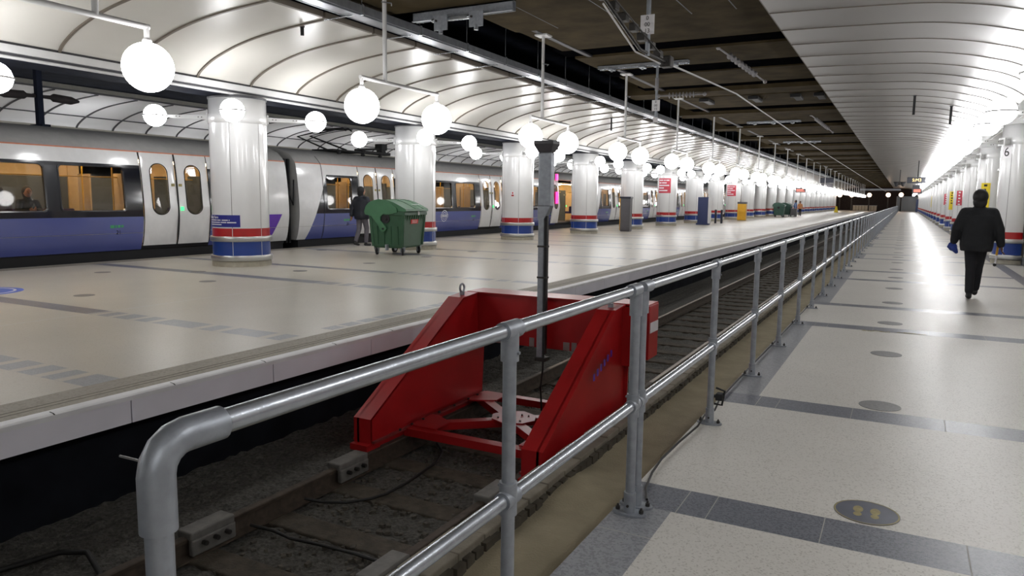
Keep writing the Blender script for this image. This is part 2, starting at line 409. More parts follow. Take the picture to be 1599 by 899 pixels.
mb.box(-2.47, -2.43, .3, 60, -1.1, -.6, 0); mb.box(-2.44, -2.21, 60, YB, -.66, -.535, 0)
struct(mb.build('trim_trough', 'trough'))
mb = MB()
def bz(x, y):
    r = -.995
    if 2.7 < -x < 2.9 or 4.2 < -x < 4.4: r -= .03
    if x < -4.45: r += .05
    return r+.035*random.random()
ys = [.2+.07*i for i in range(170)]+[12.1+1.2*i for i in range(137)]; xs = [-5.6+.0782*i for i in range(41)]
nx = len(xs)
mb.add([(x, y, bz(x, y)) for y in ys for x in xs], [(j*nx+i, j*nx+i+1, (j+1)*nx+i+1, (j+1)*nx+i) for j in range(len(ys)-1) for i in range(nx-1)], 0, False)
struct(mb.build('floor_ballast', 'ballast'))
mb = MB()
for i in range(1500):
    x = random.uniform(-5.55, -2.5); y = random.uniform(1.6, 9)
    if abs(x+4.295) < .1 or abs(x+2.8) < .1: continue
    r = random.uniform(.012, .03); q = random.random()*6
    P = [(x+r*math.cos(q+a)*random.uniform(.7, 1.2), y+r*math.sin(q+a)*random.uniform(.7, 1.2), -.975+s*r*random.uniform(.5, .9)) for s in (-1, 1) for a in (0, 1.57, 3.14, 4.71)]
    mb.hexa(P, 0)
tag(mb.build('gravel', 'stone'), 'loose brown ballast stones scattered between the rails behind the railing', 'gravel', kind='stuff')

# ---------------------------------------------------------------- the setting: ceilings
PL = [(-13.02, 4.0), (-12.93, 4.10), (-12.75, 4.21), (-12.52, 4.32), (-12.2, 4.43), (-11.8, 4.54), (-11.27, 4.64), (-10.6, 4.72), (-9.95, 4.77), (-9.49, 4.80)]
PR = [(2.30, 4.0), (2.0, 4.21), (1.69, 4.36), (1.4, 4.45), (.82, 4.59), (.05, 4.695), (-1.1, 4.745), (-2.25, 4.77)]
def vault(name, prof, ribs_y, panel, rib, y0, y1, long_joint=None, rw=.045, drop=.03):
    C2 = smoothcurve(prof, 5); mb = MB()
    n = len(C2); vs = [(x, y, z) for y in (y0, y1) for x, z in C2]
    mb.add(vs, [(i, i+1, n+i+1, n+i) for i in range(n-1)], 0, True)
    vs2 = [(x, y, z+.06) for x, y, z in vs]; mb.add(vs2, [(i, n+i, n+i+1, i+1) for i in range(n-1)], 0, True)
    for y in ribs_y:
        vs = []
        for i, (x, z) in enumerate(C2):
            a = Vector(C2[min(i+1, n-1)])-Vector(C2[max(i-1, 0)]); a.normalize(); nx, nz = (a.y, -a.x)
            if nz > 0: nx, nz = -nx, -nz
            vs += [(x, y, z), (x+nx*drop, y, z+nz*drop), (x+nx*drop, y+rw, z+nz*drop), (x, y+rw, z)]
        mb.add(vs, [(4*i+k, 4*i+(k+1) % 4, 4*i+4+(k+1) % 4, 4*i+4+k) for i in range(n-1) for k in range(4)], 1, False)
    if long_joint:
        x, z = C2[long_joint]; mb.box(x-.02, x+.02, y0, y1, z-.035, z+.01, 1)
    return struct(mb.build(name, [panel, rib]))
vault('ceiling_vault_island', PL, [10.55+1.4*k for k in range(-16, 118)], 'vault', 'rib', YA, YB)
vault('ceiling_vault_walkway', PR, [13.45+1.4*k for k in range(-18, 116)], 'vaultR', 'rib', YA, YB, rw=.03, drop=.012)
vault('ceiling_vault_far', [(x-14.05, z) for x, z in PL], [9.6+1.4*k for k in range(-15, 86)], 'vaultF', 'ribd', YA, 130, long_joint=17, rw=.06)
# springing trims under the island vault, and the dark slot below them
struct(MB().box(-13.10, -13.0, YA, YB, 3.965, 4.015, 0).build('trim_vault_slot', 'ribd'))
mb = MB(); mb.box(-13.16, -12.94, YA, YB, 3.84, 3.965, 0); mb.box(-13.2, -13.0, YA, YB, 3.80, 3.84, 1); mb.tube([(-13.02, YA, 3.775), (-13.02, YB, 3.775)], .03, 8, 0)
struct(mb.build('trim_vault_spring', ['paint', 'ribd']))
mb = MB(); y = YA+.05
while y < YB: mb.box(-9.50, -9.42, y, y+1.34, 4.775, 4.875, 0); y += 1.4
struct(mb.build('trim_vault_edge', 'rib'))
struct(MB().box(-2.27, -2.23, YA, YB, 4.77, 5.1, 0).build('trim_vault_edge_walkway', 'rib'))
# dark upper void
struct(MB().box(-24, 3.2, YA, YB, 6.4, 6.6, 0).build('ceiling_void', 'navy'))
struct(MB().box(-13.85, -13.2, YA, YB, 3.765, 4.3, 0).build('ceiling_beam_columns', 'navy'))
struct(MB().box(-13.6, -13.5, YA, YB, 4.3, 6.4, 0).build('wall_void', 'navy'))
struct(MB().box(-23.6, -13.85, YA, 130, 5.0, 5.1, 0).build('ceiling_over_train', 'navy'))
# precast concrete beams over the track
BE = [(YA, 11.55, 5.0, -8.9), (11.56, 13.86, 5.0, -7.35), (13.92, 16.2, 5.04, -7.35), (17.08, 19.0, 5.02, -7.4), (20.29, 22.5, 5.04, -7.4)]
y = 23.27
while y < YB-4: BE += [(y, y+1.12, 4.95, -8.3), (y+1.95, y+4.95, 5.04, -7.6)]; y += 6.15
mb = MB()
for a, b, z, x in BE: mb.box(x, -2.0, a, b, z, 5.75, 0)
for x in (-6.4, -5.05, -3.7, -2.9):
    mb.box(x, x+.02, YA, 13.86, 4.996, 5.01, 1)
mb.box(-7.06, -6.94, 13.9, YB-4, 5.03, 5.07, 1)
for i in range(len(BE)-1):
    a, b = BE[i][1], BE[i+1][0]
    if b-a > .3: mb.box(-7.6, -2.0, a, b, 5.075, 5.2, 2)  # black strips paint the unlit recesses between the beams
struct(mb.build('ceiling_beams', ['concrete', 'ribd', 'gap_shade']))

# ---------------------------------------------------------------- the setting: wall beside the walkway, far ends
mb = MB()
mb.box(2.28, 2.36, YA, YB, 3.72, 4.0, 1); mb.box(2.36, 2.95, YA, YB, 3.70, 3.76, 1)
for k in range(-5, 22):
    y0, y1 = max(YA, 17.0+6.83*k+.40), min(YB, 17.0+6.83*(k+1)-.40)
    mb.box(2.80, 3.18, y0, y1, 2.74, 3.70, 0); mb.box(2.86, 3.18, y0, y1, -.3, 2.74, 2)
    for z0, z1, m, x in ((.70, .86, 3, 2.845), (.57, .69, 4, 2.825), (.30, .56, 5, 2.85), (.0, .2, 6, 2.835)): mb.box(x, 2.9, y0, y1, z0, z1, m)
for k in range(-4, 22):
    y = 17.0+6.83*k
    mb.box(2.62, 2.80, y+1.4, y+5.2, 2.68, 2.74, 4)
    mb.box(2.845, 2.865, y+2.0, y+3.1, .9, 2.6, 7); mb.box(2.845, 2.865, y+3.4, y+4.6, .9, 2.6, 0)
struct(mb.build('wall_walkway', ['wallw', 'paint', 'wallb', 'cred', 'steel', 'granite_worn', 'granite', 'tinner_dark']))
struct(MB().box(3.18, 3.3, YA, YB, -.3, 6.4, 0).build('wall_outer', 'wallb'))
mb = MB(); mb.box(-30, -1.6, YB, YB+1, -1.4, 6.4, 0); mb.box(-1.6, 3.2, YB+12, YB+13, -.3, 6.4, 1); mb.box(-1.6, 3.2, YB, YB+1, 3.1, 6.4, 0)
mb.box(-1.6, 3.2, YB, YB+12, -.3, 0, 2); mb.box(-1.7, -1.5, YB+1, YB+12, -.3, 6.4, 1)
struct(mb.build('wall_end', ['brick', 'wallw', 'floor']))
mb = MB(); mb.box(-30, -29.8, YA, YB, 0, 6.4, 0); struct(mb.build('wall_far', 'wallb'))
struct(MB().box(-30, 3.2, YA-.3, YA, -1.4, 6.4, 0).build('wall_concourse', 'wallw'))
struct(MB().box(-8.2, -.9, YB-9, YB-8.4, 4.15, 4.5, 0).build('ceiling_end_beam', 'galvd'))
# ---------------------------------------------------------------- columns on the island platform, with their lamps
RC = .62
def column(name, label, loc, group, A=dict(), RC=.62):
    e = RC-.62
    t = thing(name, label, 'column', loc, group=group, kind='thing')
    MB().lathe([(RC+.025, 0), (RC+.025, .10), (RC, .13), (0, .13)], seg=48, **A).build('plinth', 'plinth', t)
    for z0, z1 in ((.125, .25), (.56, .675)):
        MB().lathe([(RC-.02, z0), (RC+.045, z0), (RC+.052, z0+.02), (RC+.052, z1-.02), (RC+.045, z1), (RC-.02, z1)], seg=48, **A).build('steel_band', 'steel', t)
    MB().lathe([(RC+.005, .25), (RC+.005, .56)], seg=48, **A).build('blue_band', 'cblue', t)
    MB().lathe([(RC+.004, .675), (RC+.004, .855)], seg=48, **A).build('red_band', 'cred', t)
    mb = MB().lathe([(RC, .25), (RC, 3.16)], seg=48, **A)
    mb.lathe([(RC, 3.16), (RC+.012, 3.165), (RC+.012, 3.36), (RC, 3.365), (RC-.005, 3.70), (0, 3.70)], seg=48, **A)
    for k in range(6):
        a = 2*PI*k/6-1.03
        if A and math.cos(a) > .3: continue
        c, s = math.cos(a), math.sin(a); r = RC+.0015
        for z0, z1, m in ((.86, 3.16, 1), (.25, .56, 2), (.68, .85, 2)):
            rr = r+(.005 if z0 < .8 else 0); d = .006
            mb.add([(rr*c-d*s, rr*s+d*c, z0), (rr*c+d*s, rr*s-d*c, z0), (rr*c+d*s, rr*s-d*c, z1), (rr*c-d*s, rr*s+d*c, z1)], [(0, 1, 2, 3)], m)
    mb.build('shaft', ['white', 'seam', 'paint'], t)
    MB().lathe([(RC-.07, 3.70), (RC+.01, 3.70), (RC+.01, 3.745), (RC-.03, 3.76), (0, 3.76)], seg=40, **A).build('capital', 'ribd', t)
    return t
def globe_mesh(r, seg, rings): return MB().sphere((0, 0, 0), r, seg, rings)
def lamp_proto(grade, stub=False, gm='globe_column'):
    seg, rings = ((24, 14), (14, 9), (10, 7))[grade]
    t = thing('bracket_lamp', '', 'lamp', (0, 0, -50), group='opal globe lamps on the wall columns' if stub else 'opal globe lamps on the island columns')
    # local +x points away from the column axis; globe centre at x = 1.70
    mb = MB(); mb.box(.40 if stub else .625, .66, -.05, .05, -.06, .06, 0); mb.box(.625, .66, -.09, .09, -.10, .10, 0); mb.prism([(.64, -.05), (1.30, -.045), (1.47, -.02), (1.47, .02), (1.30, .03), (.64, .05)], 'y', -.045, .045, 0)
    if grade < 2:
        for x in (.75, .82, 1.2, 1.27): mb.tube([(x, -.052, 0), (x, .052, 0)], .012, 8, 1)
    mb.build('arm', ['paint', 'bolt'], t)
    g = globe_mesh(.235, seg, rings).build('globe', gm, t); g.location = (1.70, 0, 0)
    if grade < 2: MB().lathe([(.236, -.014), (.252, -.014), (.252, .014), (.236, .014)], (1.70, 0, 0), seg).build('equator_ring', 'paint', t)
    return t
LP = [lamp_proto(g, q) for q in (False, True) for g in range(3)]
used = [False]*6
def place_lamp(loc, ang, label, grade, wall=False):
    grade += 3*wall
    if not used[grade]:
        r = LP[grade]; r.location = loc; r.rotation_euler = (0, 0, ang); r['label'] = label; used[grade] = True; return r
    return dup(LP[grade], loc, ang, label)
NCOL = 24
col0 = column('station_column', 'white round column with blue penalty notice above its red band, first along the island platform', (-13.4, 11.93, 0), 'columns along the island platform')
extra = {3: ', small notice on it', 6: ', large red notice on it', 9: ', large red notice on it'}
SIDE = {0: 'near train side', 1: 'near track side', 2: 'far track side', 3: 'far train side'}
for k in range(NCOL):
    y = 11.93+6.83*k
    if k: dup(col0, (-13.4, y, 0), label=f'white round column with red and blue bands, {nth(k+1)} along the island platform')
    for i, (dx, dy) in enumerate(((-1.2, -1.2), (1.2, -1.2), (1.2, 1.2), (-1.2, 1.2))):
        if k > 9 and i in (0, 3): continue
        if k > 15 and i == 2: continue
        place_lamp((-13.4, y, 3.30), math.atan2(dy, dx), f'opal globe on arm at {SIDE[i]} of the {nth(k+1)} island column', 0 if k < 3 else 1 if k < 9 else 2)
# column signs, bent round the shaft
def bent(cx, cy, r, a0): return lambda u, v, wz: Vector((cx+(r+wz)*math.cos(a0+u/r), cy+(r+wz)*math.sin(a0+u/r), v))
def bent_plate(mb, r, a0, a1, z0, z1, m, th=.006, n=14):
    vs = []
    for k in range(n+1):
        a = a0+(a1-a0)*k/n
        for rr, z in ((r, z0), (r+th, z0), (r+th, z1), (r, z1)): vs.append((rr*math.cos(a), rr*math.sin(a), z))
    mb.add(vs, [(4*k+j, 4*k+(j+1) % 4, 4*k+4+(j+1) % 4, 4*k+4+j) for k in range(n) for j in range(4)]+[(0, 1, 2, 3), (4*n+3, 4*n+2, 4*n+1, 4*n)], m)
    return mb
CA = math.atan2(0-11.93, 0+13.4)      # direction from the first column towards the walkway
t = thing('notice', 'blue penalty notice with white lettering wrapped round the first island column', 'sign', (-13.4, 11.93, 0))
bent_plate(MB(), RC+.002, CA-1.55, CA-.03, .885, 1.15, 0).build('panel', 'sblue', t)
f = bent(0, 0, RC+.009, 0)
def ct(zc, a): return lambda u, v, q: bent(0, 0, RC+.0095+q, a)(u, v+zc, 0)
text_mesh('Penalty Fare', .085, ct(1.10, CA-1.52), 'lettering', 'swhite', t, align='LEFT')
mb = MB()
for z, segs in ((1.025, [(0, .30), (.32, .42), (.45, .60), (.62, .64)]), (.975, [(0, .40), (.42, .56), (.58, .78)]), (.927, [(0, .44)])):
    for a, b in segs: bent_plate(mb, RC+.0085, CA-1.42+a/RC, CA-1.42+b/RC, z, z+.022, 0, .001, 6)
mb.build('small_print', 'swhite', t)
t = thing('notice', 'small square white and red notice on the third island column', 'sign', (-13.4, 11.93+6.83*2, 0))
ca = math.atan2(-(11.93+13.66), 13.4)
bent_plate(MB(), RC+.002, ca-.42, ca-.22, 1.66, 1.86, 0, .004, 4).build('panel', 'swhite', t)
mb = MB(); bent_plate(mb, RC+.007, ca-.40, ca-.24, 1.68, 1.74, 0, .002, 4); bent_plate(mb, RC+.007, ca-.36, ca-.28, 1.77, 1.84, 0, .002, 4); mb.build('marks', 'cred', t)
for k, nm in ((5, 'sixth'), (8, 'ninth')):
    cy = 11.93+6.83*k; ca = math.atan2(-cy, 13.4)
    t = thing('notice', f'large red notice with white lines of text on the {nm} island column', 'sign', (-13.4, cy, 0), group='red notices on the island columns')
    bent_plate(MB(), RC+.002, ca-.95, ca+.35, 2.06, 2.98, 0, .01).build('panel', 'sred', t)
    mb = MB()
    for i, segs in enumerate(([(0, .28), (.32, .44), (.47, .66)], [(0, .16), (.2, .5)], [(0, .66)], [(0, .34)], [(0, .56)])):
        for a, b in segs: bent_plate(mb, RC+.013, ca-.88+a/RC, ca-.88+b/RC, 2.82-.16*i, 2.89-.16*i, 0, .002, 6)
    mb.build('lettering', 'swhite', t)

# ---------------------------------------------------------------- half-sunk columns along the walkway wall
XR = 2.61; RW = .42
cw0 = None
for k in range(21):
    y = 23.8+6.83*k
    lab = ('white wall column carrying a black number 6 beside the walkway' if k == 0 else f'white wall column with red and blue bands, {nth(k)} beyond the number 6 column')
    if k == 0:
        cw0 = column('wall_column', lab, (XR, y, 0), 'columns along the walkway wall', dict(a0=PI/2-.48, a1=3*PI/2+.48), RW)
    else: dup(cw0, (XR, y, 0), label=lab)
for k in (-1, -2, -3, -4): dup(cw0, (XR, 23.8+6.83*k, 0), label=f'white wall column with red and blue bands, {nth(-k)} before the number 6 column')
for k in range(-4, 21):  # row runs on out of view; unseen lamps there added for the near floor
    y = 23.8+6.83*k
    for i, dy in enumerate((-1.2, 1.2)):
        nm = f'the {nth(-k)} wall column before number 6' if k < 0 else 'the number 6 wall column' if k == 0 else f'the {nth(k)} wall column beyond number 6'
        place_lamp((XR, y, 3.22), math.atan2(dy, -1.2), f'opal globe on {("near", "far")[i]} arm of {nm}', 0 if k < 1 else 1 if k < 6 else 2, True)  # the lamps out of view are added for the near floor
t = thing('number_plate', 'small white plate with black number 6 on the first wall column', 'sign', (XR, 23.8, 0))
a6 = math.atan2(-23.8, -XR)-.72
bent_plate(MB(), RW+.004, a6-.27, a6+.27, 2.80, 3.14, 0, .006, 6).build('plate', 'swhite', t)
text_mesh('6', .34, lambda u, v, q: bent(0, 0, RW+.012+q, a6)(u, v+2.96, 0), 'numeral', 'text_dark', t)
for k, m, nm in ((1, 'syellow', 'yellow'), (3, 'sred', 'red'), (4, 'syellow', 'yellow'), (5, 'sred', 'red'), (9, 'syellow', 'yellow')):
    y = 23.8+6.83*k; a = math.atan2(-y, -XR)-.35
    t = thing('banner', f'tall narrow {nm} banner on the {nth(k)} wall column beyond the number 6', 'banner', (XR, y, 0), group='tall banners on the wall columns')
    z0, z1 = (1.52, 2.26) if nm == 'red' else (1.25, 2.32)
    bent_plate(MB(), RW+.003, a-.34, a+.34, z0, z1, 0, .006).build('panel', m, t)
    mb = MB()
    for i in range(5): bent_plate(mb, RW+.010, a-.12, a+(.05 if i % 2 else .12), z1-.12-.15*i, z1-.05-.15*i, 0, .001, 4)
    mb.build('lettering', 'swhite' if nm == 'red' else 'text_dark', t)

# ---------------------------------------------------------------- hanging twin globe lamps
def tlamp(near, far, grade, top=5.035):
    seg, rings = ((28, 16), (16, 10), (10, 7))[grade]
    t = thing('twin_globe_lamp', '', 'lamp', (-7, 0, 0), group='twin globe lamps over the platform edge')
    MB().tube([(0, 0, 3.29), (0, 0, top)], .032, 12).box(-.14, .14, -.14, .14, top-.03, top).build('pole', 'paint', t)
    mb = MB()
    for s in (-1, 1): mb.tube([(.04, -.12*1, 4.42), (.13, 0, 4.42), (.04, .12, 4.42)], .008, 6)
    mb.build('cable_guide', 'galvd', t)
    MB().tube([(0, near-.028, 3.29), (0, far+.028, 3.29)], .03, 12).build('crossbar', 'paint', t)
    for y in (near, far):
        MB().tube([(0, y, 3.31), (0, y, 3.16)], .028, 12).lathe([(.028, 3.18), (.045, 3.16), (.05, 3.125), (.0, 3.125)], (0, y, 0), 14).build('stem', 'paint', t)
        g = globe_mesh(.25, seg, rings).build('globe', 'globe', t); g.location = (0, y, 2.885)
    return t
tp = [9.03, 14.45, 19.75, 25.04, 30.34]+[30.34+5.3*k for k in range(1, 25)]
for k in (1, 2, 3):  # row carried on out of view, its lamps added to light the near floor
    y = 11.93-6.83*k
    dup(col0, (-13.4, y, 0), label=f'white round column with red and blue bands, {nth(k)} before the penalty notice column')
    for i, (dx, dy) in enumerate(((-1.2, -1.2), (1.2, -1.2), (1.2, 1.2), (-1.2, 1.2))):
        place_lamp((-13.4, y, 3.30), math.atan2(dy, dx), f'added opal globe at {SIDE[i]} of the {nth(k)} column before the notice column', 1)
t0 = tlamp(-1.40, .54, 0, 4.998); t0.location = (-7, 4.55, 0); t0['label'] = 'twin globe lamp hanging over the platform edge, first and largest'
pr = [tlamp(-.54, 1.38, g) for g in range(3)]; first = [True]*3
for i, y in enumerate(tp):
    g = 0 if i < 3 else 1 if i < 9 else 2
    lab = f'twin globe lamp hanging over the platform edge, {nth(i+2)} from the near end'
    if first[g]: pr[g].location = (-7, y, 0); pr[g]['label'] = lab; first[g] = False
    else: dup(pr[g], (-7, y, 0), label=lab)

# unseen globe lamp posts added beyond the train to light the far vault
f0 = None
for k in range(24):
    y = -9.0+5.0*k; lab = f'opal globe on an unseen added lamp post beyond the train, {nth(k+1)} along'
    if f0 is None:
        f0 = thing('added_lamp_post', lab, 'lamp', (-25.1, y, 0), group='added lamp posts beyond the train'); g = globe_mesh(.25, 12, 8).build('globe', 'globe_column', f0); g.location = (0, 0, 3.25); MB().tube([(0, 0, 0), (0, 0, 3.05)], .05, 8).box(-.12, .12, -.12, .12, 0, .03).build('pole', 'paint', f0)
    else: dup(f0, (-25.1, y, 0), label=lab)
# ---------------------------------------------------------------- galvanised tube railings
XRL, ZT, ZM, RT = -1.13, 1.148, .565, .0245
def post(mb, y, x=XRL, foot=True, tee=True, cross=True, m=0):
    mb.tube([(x, y, .0), (x, y, ZT-.02)], RT-.001, 16, m)
    if tee:
        mb.tube([(x, y, ZT-.105), (x, y, ZT-.0)], .031, 16, m)
        mb.tube([(x, y-.052, ZT), (x, y+.052, ZT)], .0315, 16, m)
        mb.tube([(x+.028, y, ZT-.075), (x+.038, y, ZT-.075)], .006, 8, m)
    if cross:
        mb.tube([(x, y, ZM-.058), (x, y, ZM+.058)], .031, 16, m)
        mb.tube([(x, y-.045, ZM), (x, y+.045, ZM)], .0315, 16, m)
        mb.tube([(x-.038, y, ZM+.04), (x-.028, y, ZM+.04)], .006, 8, m)
    if foot:
        mb.tube([(x, y, .002), (x, y, .115)], .0305, 16, m)
        vs = [(x+.088*math.cos(2*PI*k/20), y+.05*math.sin(2*PI*k/20)) for k in range(20)]
        mb.prism(vs, 'z', .001, .012, m)
        for dx in (-.062, .062):
            mb.tube([(x+dx, y, .011), (x+dx, y, .028)], .012, 6, 1); mb.tube([(x+dx, y, .028), (x+dx, y, .04)], .006, 6, 1)
        mb.tube([(x, y-.036, .05), (x, y-.028, .05)], .007, 8, 1)
    return mb
# near section: elbow at its end, two tees, closing post
t = thing('railing', 'short galvanised tube railing ending in a rounded elbow at the track end', 'railing', (0, 0, 0))
ye = .80
E1 = [(XRL, ye, ZT-.16), (XRL, ye, ZT-.06)]+[(XRL, ye+.06-.06*math.cos(a), ZT-.06+.06*math.sin(a)) for a in (.4, .8, 1.2, PI/2)]+[(XRL, ye+.14, ZT)]
MB().tube(E1, .0325, 20).build('elbow', 'galvd', t)
MB().tube([(XRL, ye, -.62), (XRL, ye, ZT-.1)], RT, 20).build('end_post', 'galvd', t)
post(MB(), 2.115, foot=False).tube([(XRL, 2.115, -.62), (XRL, 2.115, .1)], RT-.001, 16).build('post', ['galvd', 'bolt'], t)
mb = post(MB(), 3.425, tee=False); mb.tube([(XRL, 3.425, ZT-.13), (XRL, 3.425, ZT-.02)], .031, 16); mb.tube([(XRL, 3.33, ZT), (XRL, 3.445, ZT)], .0315, 16)
mb.build('post', ['galvd', 'bolt'], t)
MB().tube([(XRL, ye+.10, ZT), (XRL, 3.42, ZT)], RT, 20).build('top_rail', 'galv', t)
MB().tube([(XRL, ye+.02, ZM), (XRL, 3.42, ZM)], RT, 20).build('mid_rail', 'galv', t)
MB().tube([(XRL-.085, ye-.01, ZT-.035), (XRL-.045, ye, ZT-.04)], .0022, 6).build('wire_tie', 'steel', t)
# long section
t = thing('railing', 'long galvanised tube railing running beside the walkway into the distance', 'railing', (0, 0, 0))
ys = [3.53, 5.16, 6.82, 8.41]; 
while len(ys) < 96: ys.append(ys[-1]+1.66)
p0 = None
for i, y in enumerate(ys):
    if i == 0:
        mb = post(MB(), y, tee=False); mb.tube([(XRL, y, ZT-.13), (XRL, y, ZT-.02)], .031, 16); mb.tube([(XRL, y-.02, ZT), (XRL, y+.10, ZT)], .0315, 16)
        mb.build('post', ['galvd', 'bolt'], t)
    elif p0 is None: p0 = post(MB(), 0).build('post', ['galvd', 'bolt'], t); p0.location = (0, y, 0)
    else:
        c = p0.copy(); COL.objects.link(c); c.parent = t; c.location = (0, y, 0)
MB().tube([(XRL, ys[0], ZT), (XRL, ys[-1], ZT)], RT, 20).build('top_rail', 'galv', t)
MB().tube([(XRL, ys[0], ZM), (XRL, ys[-1], ZM)], RT, 20).build('mid_rail', 'galv', t)
tag(MB().box(-1.18, -1.12, ys[-1]+1, YB-2, 0, 1.15, 0).build('parapet', 'galvd'), 'low grey parapet continuing the long railing at the far end', 'parapet')
# cable along the walkway edge and its tie
tag(MB().tube([(-1.10, 3.62, .008), (-1.152, 3.76, .01), (-1.19, 4.0, .012), (-1.208, 4.25, .012), (-1.20, 4.62, .012), (-1.178, 5.02, .012), (-1.195, 5.3, .02), (-1.15, 5.42, .03), (-1.15, 5.52, .06), (-1.20, 5.8, .012), (-1.20, 7.2, .012), (-1.19, 9, .012), (-1.2, 14, .012)], .007, 8).build('edge_cable', 'cable'), 'thin dark cable lying along the walkway edge under the railing', 'cable')
mb = MB(); mb.bbox(-1.10, -1.05, 5.17, 5.24, .17, .22, 0, .008); mb.tube([(-1.11, 5.2, .14), (-1.06, 5.22, .13), (-1.04, 5.2, .24), (-1.10, 5.19, .26)], .008, 8); mb.tube([(-1.14, 5.17, .2), (-1.04, 5.2, .2)], .012, 8)
tag(mb.build('cable_clip', 'rubber'), 'black rubber clip fixed low on the second post of the long railing', 'clip')

# ---------------------------------------------------------------- running rails, sleepers, rail clamps
RPROF = [(-.07, -.159), (.07, -.159), (.07, -.148), (.012, -.125), (.010, -.045), (.035, -.032), (.036, -.006), (.028, 0), (-.028, 0), (-.036, -.006), (-.035, -.032), (-.010, -.045), (-.012, -.125), (-.07, -.148)]
for x, nm in ((-4.295, 'beside the island platform'), (-2.80, 'beside the concrete trough')):
    mb = MB().prism([(x+a, -.80+b) for a, b in RPROF], 'y', 1.3, 172, 0)
    mb.box(x-.026, x+.026, 9.2, 172, -.8005, -.7985, 1)
    t = tag(mb.build('running_rail', ['rail_rust', 'rail_head']), f'rusty steel running rail {nm}', 'rail')
sl = None
for i in range(58):
    y = 1.9+.72*i
    lab = f'dark timber sleeper under the rails, {nth(i+1)} from the track end'
    if sl is None:
        sl = MB().bbox(-4.85, -2.5, -.12, .12, -1.08, -.957, 0, .012).build('sleeper', 'sleeper'); tag(sl, lab, 'sleeper', 'timber sleepers under the track'); sl.location = (0, y, 0)
    else: c = sl.copy(); COL.objects.link(c); c.location = (0, y, 0); c['label'] = lab
def clamp(x, y, label, s=1):
    t = thing('rail_clamp', label, 'clamp', (x, y, -.8), group='friction clamps on the rails')
    mb = MB(); mb.bbox(-.075, .075, -.19, .19, -.02, .045, 0, .012)
    mb.bbox(.04, .085, -.19, .19, -.13, -.01, 0, .012); mb.bbox(-.085, -.04, -.19, .19, -.13, -.01, 0, .012)
    mb.build('jaw', 'clamp', t)
    for dy in (-.1, .0, .1): MB().tube([(.08, dy, -.05), (.125, dy, -.05)], .018, 6).build('bolt', 'bolt', t)
    return t
c0 = clamp(-4.295, 4.95, 'grey bolted clamp on the rail just before the buffer stop, island platform side')
dup(c0, (-4.295, 3.42, -.8), label='grey bolted clamp on the island side rail, nearer the railing end')
dup(c0, (-2.80, 4.98, -.8), label='grey bolted clamp on the trough side rail behind the railing post')
dup(c0, (-2.80, 3.55, -.8), label='grey bolted clamp on the trough side rail below the mid rail')
z = -.935
tag(MB().tube([(-4.22, 4.32, -.90), (-4.1, 4.40, z), (-3.92, 4.49, z), (-3.8, 4.65, z), (-3.745, 4.80, z), (-3.74, 5.1, z), (-3.77, 5.4, z), (-3.8, 5.65, z), (-3.9, 5.9, z), (-4.1, 6.1, z)], .013, 8).build('track_cable', 'cable'), 'black cable curving over the ballast towards the red buffer stop', 'cable')
tag(MB().tube([(-4.22, 3.75, -.9), (-4.05, 3.82, z), (-3.85, 3.79, z), (-3.6, 3.82, z), (-3.3, 3.84, z), (-3.0, 3.83, z), (-2.86, 3.80, -.9)], .013, 8).build('track_cable', 'cable'), 'black cable crossing straight between the two rails near the track end', 'cable')
tag(MB().tube([(-5.2, 2.2, -.9), (-4.95, 2.75, -.86), (-4.75, 2.82, -.84), (-4.5, 2.75, -.9), (-4.36, 2.6, -.93)], .02, 8).build('track_cable', 'cable'), 'thick black cable loop at the foot of the island platform wall', 'cable')

# ---------------------------------------------------------------- red buffer stop
t = thing('buffer_stop', 'large red steel buffer stop with two triangular side frames across the track', 'buffer stop', (-3.5, 5.3, -.8))
def W(o): o.location = (3.5, -5.3, .8); return o
def side(xo, xi, name):
    # triangular welded box: sloping front flange, plated web, foot
    x0, x1 = min(xo, xi), max(xo, xi)
    prof = [(5.28, -.74), (5.28, -.50), (6.93, .475), (7.24, .50), (7.27, -.10), (7.40, -.12), (7.36, -.70), (5.95, -.70), (5.55, -.74)]
    mb = MB(); mid = (x0+x1)/2
    fl = .018
    mb.prism(prof, 'x', mid-.012+(.05 if xo > xi else -.05), mid+.012+(.05 if xo > xi else -.05), 0)
    for i in range(len(prof)-1):
        if i in (3, 4): continue
        a = Vector(prof[i]); b = Vector(prof[i+1]); n = Vector((-(b-a).y, (b-a).x)).normalized()*fl
        c = Vector((6.5, -.3))
        if (c-(a+b)/2).dot(n) < 0: n = -n
        P = [a, b, b+n, a+n]; mb.prism([(p.x, p.y) for p in P], 'x', x0, x1, 0)
    mb.prism([(5.285, -.73), (5.285, -.505), (6.93, .465), (7.235, .49), (7.26, -.09), (7.38, -.12), (7.35, -.69), (5.95, -.69)], 'x', (xi if xi < xo else xi-.02), (xi+.02 if xi < xo else xi), 0)
    # bolted sole flange on the rail
    mb.box(x0-.03, x1+.06 if xo > xi else x1+.03, 5.30, 7.40, -.735, -.715, 1); mb.box(x0, x1, 5.22, 5.42, -.80, -.74, 0)
    mb.box(x0+.02, x1-.02, 5.45, 7.4, -.80, -.735, 0)
    o = W(mb.build(name, ['red', 'red_scuff'], t)); return o
side(-4.50, -4.30, 'side_frame'); side(-2.50, -2.70, 'side_frame')
